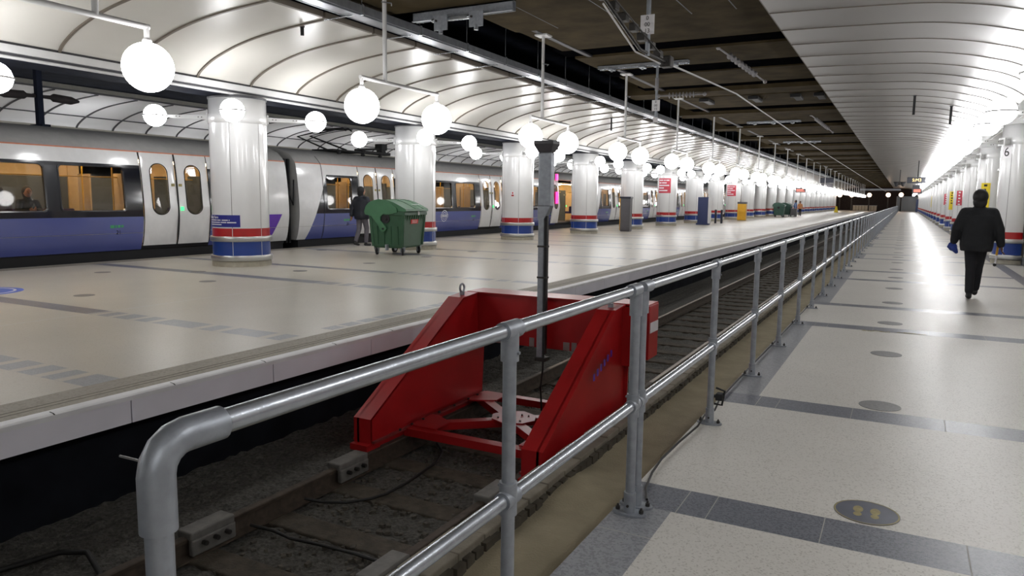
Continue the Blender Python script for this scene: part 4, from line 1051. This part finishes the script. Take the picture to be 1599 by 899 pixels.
def make_person(label, loc, rz, H, J, top, legs, hairm='hair', skin='skin', build=1.0, coat_z=.86, hood=False, bulk=1.0, hands_curl=.5, hair_long=False, seated=False):
    """Joint positions J are for a 1.75 m figure facing +y."""
    t = thing('person', label, 'person', loc, rz); t.scale = (H/1.75,)*3
    V = {k: Vector(v) for k, v in J.items()}
    pel, che, nec, hea = V['pelvis'], V['chest'], V['neck'], V['head']
    body = MB()
    # head with jaw, nose, ears
    hd = V['look'] if 'look' in V else Vector((0, 1, 0)); hd.normalize(); sdv = Vector((hd.y, -hd.x, 0)).normalized()
    body.sphere(hea, .106, 20, 14, 0, (.82, .95, 1.12)); body.sphere(hea+hd*.028+Vector((0, 0, -.055)), .068, 16, 10, 0, (.88, .95, 1.0))
    body.caps(hea+hd*.092+Vector((0, 0, .015)), .012, hea+hd*.112+Vector((0, 0, -.018)), .015, 0, 8)
    body.caps(hea+hd*.080-sdv*.022+Vector((0, 0, -.058)), .009, hea+hd*.080+sdv*.022+Vector((0, 0, -.058)), .009, 0, 8)
    body.caps(hea+hd*.083-sdv*.045+Vector((0, 0, .034)), .009, hea+hd*.083+sdv*.045+Vector((0, 0, .034)), .009, 0, 8)
    for s in (-1, 1): body.sphere(hea+sdv*s*.080+Vector((0, 0, -.01)), .03, 10, 8, 0, (.45, .8, 1.15))
    body.caps(nec-Vector((0, 0, .03)), .066, hea-Vector((0, 0, .07)), .06, 0)
    body.caps(pel, .125, che, .13, 0); body.caps(V['shL']+Vector((.03, 0, -.02)), .042, V['shR']+Vector((-.03, 0, -.02)), .042, 0)
    for s in 'LR':
        sgn = -1 if s == 'L' else 1
        body.caps(V['sh'+s]+Vector((0, 0, -.02)), .045, V['el'+s], .040, 0); body.caps(V['el'+s], .039, V['wr'+s], .027, 0)
        body.caps(V['hip'+s], .085, V['kn'+s], .058, 0); body.caps(V['kn'+s], .055, V['an'+s], .038, 0)
        body.caps(V['an'+s]+Vector((0, 0, -.02)), .035, V['to'+s], .03, 0)
        hand(body, V['wr'+s], V['el'+s], 1 if s == 'L' else -1, hands_curl, V.get('thumb'+s, Vector((0, 1, 0))))
    remesh(body.build('body', skin, t), .0072, 2)
    e = MB()
    for s in (-1, 1): e.sphere(hea+hd*.086+sdv*s*.032+Vector((0, 0, .012)), .010, 8, 6)
    e.build('eye', 'black', t)
    h = MB(); h.sphere(hea-hd*.040+Vector((0, 0, .026)), .122, 20, 14, 0, (.90, .97, 1.04)); h.sphere(hea-hd*.055+Vector((0, 0, -.055)), .098, 16, 10, 0, (1.02, .8, 1.25))
    if hair_long: h.caps(hea-hd*.06, .075, hea-hd*.07+Vector((0, 0, -.16)), .06)
    if not hood: remesh(h.build('hair', hairm, t), .009, 4)
    # trousers
    tr = MB(); k = build
    if seated: tr.sphere(pel, .16, 18, 12, 0, (1.05, .9, .7))
    else: tr.loft([(pel.x, pel.y, pel.z-.08, .155*k, .115), (pel.x, pel.y, pel.z+.02, .165*k, .12), (pel.x, pel.y, pel.z+.12, .155*k, .11)])
    for s in 'LR':
        tr.caps(V['hip'+s], .098*k, V['kn'+s], .072*k); tr.caps(V['kn'+s], .071*k, V['an'+s]+(V['kn'+s]-V['an'+s])*.12, .060*k)
    remesh(tr.build('trousers', legs, t), .013, 4)
    # coat: lofted trunk, sleeves, collar
    c = MB(); u = build*bulk
    if seated:
        c.caps(pel+Vector((0, 0, .05)), .145*u, che, .15*u)
    else:
        zc = coat_z
        c.loft([(pel.x, pel.y, zc, .176*u, .14*u), (pel.x, pel.y, zc+.10, .19*u, .15*u), (pel.x, pel.y, zc+.24, .182*u, .14*u), (che.x, che.y, che.z-.06, .20*u, .14*u), (che.x, che.y, che.z+.05, .20*u, .135*u), (che.x, che.y, nec.z-.09, .165*u, .11*u), (nec.x, nec.y, nec.z-.03, .105, .088), (nec.x, nec.y, nec.z-.005, .075, .068)])
    c.caps(V['shL']+Vector((.03, 0, -.02)), .070*u, V['shR']+Vector((-.03, 0, -.02)), .070*u)
    c.caps(nec+Vector((0, 0, -.05)), .10, nec+Vector((0, 0, .02)), .078)
    for s in 'LR':
        c.caps(V['sh'+s]+Vector((0, 0, -.025)), .074*u, V['el'+s], .064*u); c.caps(V['el'+s], .063*u, V['wr'+s]+(V['el'+s]-V['wr'+s])*.06, .048*u)
    if hood:
        c.sphere(hea-hd*.02+Vector((0, 0, .01)), .118, 18, 12, 0, (.92, 1.0, 1.1)); c.caps(nec-hd*.06, .07, hea-hd*.07+Vector((0, 0, -.05)), .08)
    remesh(c.build('jacket', top, t), .013, 5)
    for s in 'LR':
        a, to = V['an'+s], V['to'+s]; d = (to-a); d.z = 0
        d = d.normalized(); m = MB(); m.caps(a+d*-.035+Vector((0, 0, -.035)), .042, to+d*.03+Vector((0, 0, .005)), .038); m.caps(a+Vector((0, 0, .02)), .046, a+Vector((0, 0, -.03)), .044)
        remesh(m.build('shoe', 'shoe', t), .009, 3)
    return t
STAND = dict(pelvis=(0, 0, .96), chest=(0, .0, 1.30), neck=(0, 0, 1.48), head=(0, .02, 1.625), shL=(-.185, 0, 1.415), shR=(.185, 0, 1.415), elL=(-.265, -.03, 1.14), elR=(.265, -.03, 1.14),
             wrL=(-.285, .05, .90), wrR=(.285, .05, .90), hipL=(-.085, 0, .92), hipR=(.085, 0, .92), knL=(-.085, .03, .50), knR=(.085, .03, .50), anL=(-.085, 0, .085), anR=(.085, 0, .085), toL=(-.10, .15, .03), toR=(.10, .15, .03))
def pose(**k): d = dict(STAND); d.update(k); return d
# walking away along the walkway
man = make_person('person in black jacket and trousers walking away along the walkway, blue cloth in one hand', (1.10, 14.40, 0), math.radians(-4), 1.81,
    pose(elL=(-.285, -.02, 1.14), wrL=(-.315, .07, .92), elR=(.285, -.03, 1.14), wrR=(.33, .02, .885), hipL=(-.075, 0, .92), hipR=(.075, 0, .92),
         knL=(-.055, .02, .50), anL=(-.045, -.05, .085), toL=(-.055, .10, .03), knR=(.05, .15, .52), anR=(.035, .24, .12), toR=(.045, .39, .13)),
    'coat', 'trouser', skin='skin_dark', build=1.04, coat_z=.78, bulk=1.20)
m = MB(); m.sphere((-.325, .09, .83), .075, 14, 10, 0, (.9, .9, .95)); m.caps((-.30, .04, .80), .05, (-.27, .05, .75), .03); m.caps((-.36, .08, .88), .03, (-.39, .08, .83), .02)
o = remesh(m.build('folded_cloth', 'bluebag'), .012, 2); o.scale = (1.034,)*3; o.rotation_euler = (0, 0, math.radians(-4)); o.location = (1.10, 14.40, 0)
tag(o, 'blue cloth bundled in the hand of the person walking along the walkway', 'cloth')
t = thing('litter_picker', 'yellow and white litter picker held by the person walking along the walkway', 'tool', (1.10, 14.40, 0), math.radians(-4)); t.scale = (1.034,)*3
MB().tube([(.30, .15, .93), (.285, .13, .72)], .017, 8).build('handle', 'yellow', t); MB().tube([(.285, .13, .72), (.275, .12, .58)], .014, 8).build('shaft', 'swhite', t); MB().sphere((.272, .12, .565), .026, 10, 8).build('tip', 'rubber', t)
# walking along the platform beside the train
make_person('person in dark padded jacket and grey trousers walking between the bin and the train', (-15.50, 18.72, 0), math.radians(4), 1.90,
    pose(elL=(-.30, -.05, 1.15), wrL=(-.30, -.09, .90), elR=(.28, .03, 1.15), wrR=(.25, .16, .95), knL=(-.09, -.02, .50), anL=(-.09, -.20, .12), toL=(-.10, -.07, .04), knR=(.08, .13, .52), anR=(.07, .10, .085), toR=(.08, .26, .03), look=(.35, 1, 0)),
    'puffer', 'greytr', build=1.02, coat_z=.80, bulk=1.26, hood=False)
SEAT = dict(pelvis=(0, .0, .60), chest=(0, .02, .94), neck=(0, .03, 1.12), head=(0, .05, 1.265), shL=(-.18, .02, 1.06), shR=(.18, .02, 1.06), elL=(-.24, .08, .82), elR=(.24, .08, .82), wrL=(-.05, .30, .86), wrR=(.09, .28, .84),
            hipL=(-.09, .03, .58), hipR=(.09, .03, .58), knL=(-.1, .43, .55), knR=(.1, .43, .55), anL=(-.1, .40, .12), anR=(.1, .40, .12), toL=(-.1, .54, .07), toR=(.1, .54, .07), thumbL=(0, 0, 1), thumbR=(0, 0, 1))
make_person('seated passenger in dark top with dark hair behind the train window, hands together', (-17.75, 9.66, .36), math.radians(-95), 1.72, dict(SEAT, look=(.1, 1, 0)), 'coat', 'trouser', seated=True, hair_long=True, build=.95)
make_person('seated passenger in maroon top partly hidden at the edge of the train window', (-17.5, 8.95, .36), math.radians(90), 1.70, dict(SEAT, look=(.3, 1, 0)), 'maroon', 'trouser', seated=True, build=.95)
make_person('worker in a blue jacket standing behind the dark green bins far along the platform', (-10.9, 88.8, 0), math.radians(110), 1.80, pose(wrL=(-.2, .3, 1.1), elL=(-.25, .1, 1.15)), 'bluejk', 'trouser', build=1.05)
make_person('worker in an orange vest beside the far bins on the island platform', (-10.75, 91.6, 0), math.radians(200), 1.70, pose(), 'hivis', 'trouser', build=1.0)
# ---------------------------------------------------------------- floor vinyl discs
def disc(name, label, x, y, r, m, group=None, extra=None):
    t = thing(name, label, 'floor sticker', (x, y, 0), group=group)
    MB().lathe([(0, .0028), (r, .0028), (r, .0008)], seg=36, smooth=False).build('disc', m, t)
    return t
t = disc('floor_marker', 'round dark floor marker with worn yellow footprints on the walkway before the camera', -.067, 4.04, .155, 'slateDisc')
mb = MB()
for s in (-1, 1):
    for cy, ry, rx in ((.022, .045, .024), (-.045, .028, .02)):
        mb.add([(s*.04+rx*math.cos(2*PI*k/16), cy+ry*math.sin(2*PI*k/16), .0034) for k in range(16)], [tuple(range(16))], 0)
mb.build('footprints', 'ochre', t)
MB().lathe([(.146, .0033), (.153, .0033)], seg=36, smooth=False).build('border', 'ochre', t)
d0_ = None
for k in range(1, 36):
    y = 4.04+2.263*k
    lab = f'round plain grey floor marker on the walkway, {nth(k)} beyond the footprint marker'
    if d0_ is None: d0_ = disc('floor_marker', lab, -.067, y, .15, 'greyDisc', 'grey floor markers on the walkway')
    else: dup(d0_, (-.067, y, 0), label=lab)
for i, (x, y) in enumerate([(-11.25, 6.88), (-11.28, 9.22), (-12.88, 10.3), (-14.3, 9.15), (-11.3, 11.6), (-11.3, 13.9), (-11.3, 16.3), (-11.3, 18.7), (-15.2, 14.1), (-15.2, 16.5), (-11.3, 23.4), (-11.3, 25.7), (-15.3, 21.2)]):
    dup(d0_, (x, y, 0), label=f'round grey floor marker on the island platform, {nth(i+1)} from its near end', group='grey floor markers on the island platform')
t = disc('floor_marker', 'large round blue floor sticker with white marks at the near end of the island platform', -13.0, 6.25, .60, 'blueDisc')
mb = MB().lathe([(.46, .0036), (.50, .0036)], seg=36, smooth=False)
for a, b, c, d in ((-.1, .12, -.25, .2), (.18, .28, -.2, .1), (-.3, -.18, -.1, .15)): mb.add([(a, c, .0036), (b, c, .0036), (b, d, .0036), (a, d, .0036)], [(0, 1, 2, 3)], 0)
mb.build('white_marks', 'swhite', t)

# ---------------------------------------------------------------- cable tray beside the island vault
t = thing('cable_tray', 'long galvanised cable tray hung beside the edge of the white island vault', 'cable tray', (-8.88, 0, 4.80))
mb = MB(); mb.box(-.17, .27, YA, 170, -.012, 0, 0); mb.box(.25, .275, YA, 170, -.03, .11, 0); mb.box(-.18, -.16, YA, 170, -.02, .06, 0); mb.box(.05, .07, YA, 170, -.03, -.012, 1); mb.box(.10, .22, YA, 170, -.05, -.012, 0)
mb.build('tray', ['tray', 'ribd'], t)
h0 = None
for k in range(55):
    y = 8.75+1.755*k if k < 50 else 8.75+1.755*50+6*(k-50)
    if h0 is None:
        mb = MB(); mb.tube([(.24, 0, -.04), (.24, 0, 1.3)], .008, 6); mb.prism([(-.62, -.05), (.27, -.03), (.27, -.012), (-.62, -.04)], 'y', -.02, .02); mb.box(.22, .28, -.03, .03, -.05, .13)
        h0 = mb.build('hanger', 'galv', t); h0.location = (0, y, 0)
    else: c = h0.copy(); COL.objects.link(c); c.parent = t; c.location = (0, y, 0)

# ---------------------------------------------------------------- overhead line equipment
def along(p, q, n): return [Vector(p)+(Vector(q)-Vector(p))*i/n for i in range(n+1)]
t = thing('overhead_conductor', 'thin pale overhead conductor rod running above the track into the distance', 'conductor', (-3.5, 11.8, 3.76))
MB().tube([(0, 0, 0), (0, 1.6, .07), (0, 5.4, .22), (0, 17, .15), (0, 60, .15), (0, 155, .2)], .016, 8).build('rod', 'paint', t)
mb = MB()
for i, p in enumerate(along((0, -.1, 0), (0, -2.9, .36), 7)): mb.bbox(p.x-.05-.02*(i % 2), p.x+.05, p.y-.07, p.y+.09, p.z-.05, p.z+.06, 0, .012)
mb.tube([(0, 0, 0), (0, -1.4, -.03), (0, -2.9, .35)], .024, 8); mb.tube([(.05, -.6, .05), (.05, -2.9, .42)], .014, 6); mb.bbox(-.09, .09, -.16, .04, -.07, .10, 0, .02)
mb.build('termination', 'bolt', t)
MB().tube([(-.03, -.3, -.05), (-.03, -1.5, -.08), (-.03, -2.8, .28)], .012, 8).build('contact_wire', 'paint', t)
def drop(label, x, y, z0, z1, zp, txt, top=None):
    t = thing('drop_tube', label, 'drop tube', (x, y, z1))
    MB().tube([(0, 0, -(z1-z0)), (0, 0, 0)], .035, 12).box(-.1, .1, -.1, .1, -.02, 0, 0).build('tube', 'galvd', t)
    p = MB().bbox(-.105, .105, -.05, -.038, zp-z1-.14, zp-z1+.14, 0, .004).build('plate', 'swhite', t)
    for i, s in enumerate(txt):
        text_mesh(s, .085, lambda u, v, q, i=i: Vector((u, -.052-q, zp-z1+.09-.09*i+v)), 'numerals', 'text_dark', p)
    return t
drop('grey drop tube carrying a white number plate in front of the first wide soffit', -3.5, 10.75, 3.70, 5.0, 4.135, ('0', '00', '13'))
dt = drop('grey drop tube with white number plate hanging below the long channel bracket', -5.85, 18.85, 3.60, 5.02, 4.02, ('0', '00', '15'))
MB().box(-.06, .06, -.05, -.03, -1.42, -1.30, 0).build('lower_plate', 'swhite', dt)
MB().tube([(0, 0, -.62), (0, 0, -.30)], .05, 12).build('sleeve', 'insul', dt)
def channel(label, x0, x1, y, z, tee=True):
    t = thing('channel_bracket', label, 'bracket', ((x0+x1)/2, y, z)); a, b = x0-(x0+x1)/2, x1-(x0+x1)/2
    mb = MB(); mb.box(a, b, -.09, .09, -.015, 0, 0); mb.box(a, b, -.09, -.075, -.09, 0, 0); mb.box(a, b, .075, .09, -.09, 0, 0); mb.build('channel', 'galv', t)
    mb = MB()
    for q in [a+(b-a)*f for f in (.15, .5, .85)]:
        mb.bbox(q-.07, q+.07, -.12, .12, -.13, -.085, 0, .01); mb.tube([(q, 0, -.16), (q, 0, -.1)], .03, 6)
    mb.build('clamp', 'galvd', t); return t
channel('galvanised channel bracket on the soffit above the second drop tube', -7.25, -4.9, 18.3, 5.02)
channel('small galvanised channel bracket above the conductor near the middle of the track', -6.3, -4.1, 33.5, 5.04)
channel('far galvanised channel bracket on the beams above the conductor', -6.4, -4.4, 45, 5.04)
t = thing('channel_bracket', 'near steel channel with two clamp plates fixed under the first concrete soffit', 'bracket', (-7.25, 11.62, 4.99))
mb = MB(); mb.box(-1.05, 1.05, -.06, .06, -.02, 0, 0); mb.box(-1.05, 1.05, -.06, -.045, -.17, 0, 0); mb.box(-1.05, 1.05, .045, .06, -.17, 0, 0); mb.box(-1.05, 1.05, -.10, -.045, -.18, -.165, 0)
mb.build('channel', 'galvd', t)
mb = MB(); mb.tube([(-.55, -.16, -.22), (.5, -.16, -.22)], .035, 10); mb.box(-.2, .2, -.2, -.08, -.24, -.2, 0); mb.build('rod', 'galv', t)
for x in (-.32, .42):
    mb = MB(); mb.box(x-.14, x+.14, -.24, -.22, -.42, -.16, 0); mb.tube([(x, -.23, -.48), (x, -.23, -.40)], .04, 8); mb.build('clamp_plate', 'galvd', t)
    MB().tube([(x-.09, -.262, -.25), (x-.09, -.24, -.25)], .02, 6).build('bolt', 'bolt', t)
def insulator(label, p, q):
    t = thing('insulator', label, 'insulator', p); d = Vector(q)-Vector(p); L = d.length
    mb = MB(); prof = [(.02, 0), (.02, L*.2)]; n = 8
    for i in range(n):
        z = L*.22+L*.6*i/n; prof += [(.025, z), (.075, z+.015), (.075, z+.03), (.025, z+L*.035)]
    prof += [(.02, L*.84), (.02, L)]; mb.lathe(prof, seg=14); mb.sphere((0, 0, 0), .05, 10, 6); mb.sphere((0, 0, L), .05, 10, 6)
    o = mb.build('sheds', 'insul', t); o.rotation_euler = d.to_track_quat('Z', 'Y').to_euler(); return t
insulator('ribbed insulator hanging diagonally under the beams near the walkway vault', (-3.95, 17.2, 5.02), (-3.35, 19.9, 4.62))
insulator('ribbed insulator lying level beside the second number plate', (-5.80, 18.85, 4.26), (-4.7, 19.2, 4.30))
insulator('far ribbed insulator hanging diagonally under the beams', (-3.55, 32, 5.05), (-3.0, 35.5, 4.65))
for i, (x, y) in enumerate(((-6.2, 25.9), (-4.6, 25.9), (-3.3, 25.9), (-2.6, 25.9))):
    t = thing('soffit_box', f'dark box fixed under the beams, {nth(i+1)} in the row from the vault tray', 'junction box', (x, y, 4.95), group='dark boxes under the beams')
    MB().bbox(-.11, .11, -.5, .5, -.02, .09, 0, .02).bbox(-.16, .16, -.7, -.55, -.05, .06, 0, .02).build('casing', 'black', t)
def vault_tube(label, x, y, zt, L=.30):
    t = thing('sensor_rod', label, 'sensor', (x, y, zt-L)); MB().tube([(0, 0, 0), (0, 0, L)], .035, 12).build('rod', 'black', t); MB().lathe([(.05, L), (.05, L-.02), (.03, L-.02)], seg=12).build('rose', 'ribd', t); return t
vault_tube('short black rod hanging from the near part of the island vault', -10.2, 10.67, 4.75, .17)
vault_tube('black rod hanging from the island vault further along, above the lamps', -10.2, 27.2, 4.74, .5)
vault_tube('black rod hanging from the middle of the walkway vault', .05, 24.6, 4.69, .55)
vault_tube('black rod hanging from the walkway vault on the wall side', 1.05, 26.2, 4.53, .55)

# ---------------------------------------------------------------- things standing on the island platform
t = thing('litter_box', 'tall dark grey cabinet with yellow flank beside the fifth island column', 'cabinet', (-12.55, 35.85, 0))
MB().bbox(-.22, .30, -.18, .18, .04, 1.68, 0, .015).box(-.20, .28, -.16, .16, 0, .05, 0).build('body', 'greypanel', t)
MB().box(-.245, -.222, -.17, .17, .06, 1.66, 0).build('side_panel', 'yellow', t)
MB().bbox(-.27, .33, -.21, .21, 1.68, 1.76, 0, .02).build('cap', 'screen', t)
t = thing('totem', 'tall navy information panel with pale edge between island columns', 'sign', (-11.95, 50.0, 0)); t.scale = (.95,)*3
MB().bbox(-.42, .30, -.12, .12, .10, 1.95, 0, .01).bbox(-.50, .42, -.18, .18, 0, .10, 0, .01).build('panel', 'navypanel', t)
MB().bbox(.302, .50, -.10, .10, .10, 1.90, 0, .01).build('edge', 'paint', t)
for i, x in enumerate((-12.05, -11.62)):
    t = thing('bollard', f'slim dark bollard beside the navy panel, {("closer to it", "further from it")[i]}', 'bollard', (x, 54.0, 0))
    MB().tube([(0, 0, 0), (0, 0, .93)], .075, 14).build('post', 'screen', t); MB().sphere((0, 0, .93), .09, 12, 8, 0, (1, 1, .7)).build('cap', 'screen', t)
t = thing('grit_box', 'tall yellow box with dark cap on the island platform before the tenth column', 'box', (-12.05, 63.8, 0)); t.scale = (.96,)*3
MB().bbox(-.36, .36, -.25, .25, .03, 1.45, 0, .02).build('body', 'yellow', t); MB().bbox(-.38, .38, -.27, .27, 1.45, 1.62, 0, .02).box(-.33, .33, -.22, .22, 0, .04, 0).build('cap', 'greypanel', t)
t = thing('cleaning_cart', 'cleaning cart with pale mop handles beside the far workers', 'cart', (-10.75, 86.5, 0))
MB().bbox(-.3, .3, -.5, .5, .15, .9, 0, .02).build('tub', 'greypanel', t)
for x, y in ((-.22, -.4), (.22, -.4), (-.22, .4), (.22, .4)): MB().tube([(x-.02, y, .08), (x+.02, y, .08)], .08, 12).build('wheel', 'rubber', t)
for x in (-.2, .1): MB().tube([(x, .2, .5), (x, .25, 1.45)], .018, 6).build('handle', 'swhite', t)
t = thing('wet_floor_sign', 'yellow folding floor sign far along the island platform', 'sign', (-9.9, 132, 0))
mb = MB(); mb.hexa([(-.3, -.3, 0), (.3, -.3, 0), (.3, -.26, 0), (-.3, -.26, 0), (-.12, -.02, 1.0), (.12, -.02, 1.0), (.12, .0, 1.0), (-.12, .0, 1.0)]); mb.build('front_board', 'syellow', t)
mb = MB(); mb.hexa([(-.3, .26, 0), (.3, .26, 0), (.3, .30, 0), (-.3, .30, 0), (-.12, .0, 1.0), (.12, .0, 1.0), (.12, .02, 1.0), (-.12, .02, 1.0)]); mb.build('rear_board', 'syellow', t)
# hanging display boards
t = thing('display_monitor', 'dark hanging monitor pair over the far platform edge', 'monitor', (-7.0, 80, 3.1))
MB().bbox(-.62, .62, -.12, .12, .42, .95, 0, .02).build('upper_case', 'screen', t); MB().bbox(-.55, .55, -.2, .1, 0, .38, 0, .02).build('lower_case', 'greypanel', t)
MB().tube([(0, 0, .9), (0, 0, 1.95)], .03, 8).tube([(0, -.0, .3), (0, 0, .95)], .04, 8).build('pole', 'galvd', t)
t = thing('display_board', 'small hanging departure board with red lit lines over the island platform', 'display board', (-10.6, 90, 3.0))
MB().bbox(-.55, .55, -.1, .1, -.3, .35, 0, .02).build('case', 'screen', t)
MB().box(-.45, .45, -.105, -.10, -.2, -.1, 0).box(-.45, .3, -.105, -.10, -.02, .08, 0).build('lit_lines', 'red_led', t)
MB().tube([(0, 0, .3), (0, 0, 1.76)], .025, 8).build('pole', 'ribd', t)
t = thing('display_board', 'wide hanging display with amber characters over the walkway', 'display board', (.70, 60, 3.03))
MB().bbox(-.66, .66, -.12, .12, 0, .42, 0, .02).build('case', 'screen', t)
text_mesh('S:M3', .30, lambda u, v, q: Vector((u-.05, -.125-q, .21+v)), 'lit_characters', 'amber', t)
MB().tube([(0, 0, .4), (0, 0, 1.60)], .03, 8).build('pole', 'black', t)
t = thing('display_board', 'small hanging sign with red lit panel beyond the wide walkway display', 'display board', (1.0, 84, 3.0))
MB().bbox(-.42, .42, -.1, .1, -.42, .42, 0, .02).build('case', 'screen', t); MB().box(-.3, .3, -.105, -.1, -.28, 0, 0).build('lit_panel', 'red_led', t)
MB().tube([(0, 0, .4), (0, 0, 1.58)], .03, 8).build('pole', 'black', t)
t = thing('loudspeaker', 'dark cluster of loudspeakers hanging over the walkway beyond the display', 'loudspeaker', (-.55, 78, 3.35))
for s in (-1, 1): MB().lathe([(.06, -.2), (.12, -.1), (.26, .25), (.0, .25)], (s*.28, 0, 0), 16).build('horn', 'ribd', t)
MB().tube([(0, 0, .0), (0, 0, 1.35)], .03, 8).box(-.3, .3, -.03, .03, -.02, .04, 0).build('pole', 'black', t)
# warm lamps at the dark tunnel end
for i, (x, z) in enumerate(((-12.2, 3.2), (-9.9, 3.2), (-6.6, 3.25), (-3.1, 3.3), (-.75, 3.35))):
    y = YB-6
    t = thing('tunnel_lamp', f'warm round lamp on a post at the dark tunnel end, {nth(i+1)} from the island platform', 'lamp', (x, y, 0 if x < -5.4 or x > -1.2 else -.99), group='warm lamps at the tunnel end')
    b = 0 if x < -5.4 or x > -1.2 else .99
    MB().sphere((0, 0, z+b), .42, 14, 10).build('globe', 'warm', t); MB().tube([(0, .1, 0), (0, .1, z+b-.3)], .12, 8).build('post', 'bolt', t)
t = thing('end_gate', 'low pale slatted gate closing the far end of the island platform', 'gate', (-7.6, YB-5, 0))
for i in range(8): MB().box(-2.0+.57*i, -1.5+.57*i, -.04, .04, .05, 1.05, 0).build('board', 'plinth', t)
MB().box(-2.05, 2.6, -.05, .05, 1.05, 1.12, 0).build('top_rail', 'galvd', t)
t = thing('doorway_post', 'dark blue post at the far end of the walkway wall', 'post', (2.1, YB-18, 0)); MB().bbox(-.25, .25, -.2, .2, 0, 2.4, 0, .02).build('post', 'navypanel', t)

t = thing('drop_tube', 'dark drop tube with two dark clamps above the train roof at the near end', 'drop tube', (-18.6, 10.55, 3.20))
MB().bbox(-.07, .07, -.07, .07, 0, 1.80, 0, .01).box(-.25, .25, -.1, .1, -.03, .03, 0).build('tube', 'navy', t)
for s in (-1, 1): MB().tube([(s*.02, s*.05, .70), (s*.05, s*.25, .70), (s*.05, s*.32, .70), (s*.05, s*.75, .68), (s*.05, s*.95, .68)], [.04, .05, .10, .10, .03], 10).build('insulator', 'brick', t)
MB().tube([(-.05, -3.2, .62), (-.05, -.9, .68)], .03, 8).build('wire_end', 'navy', t)
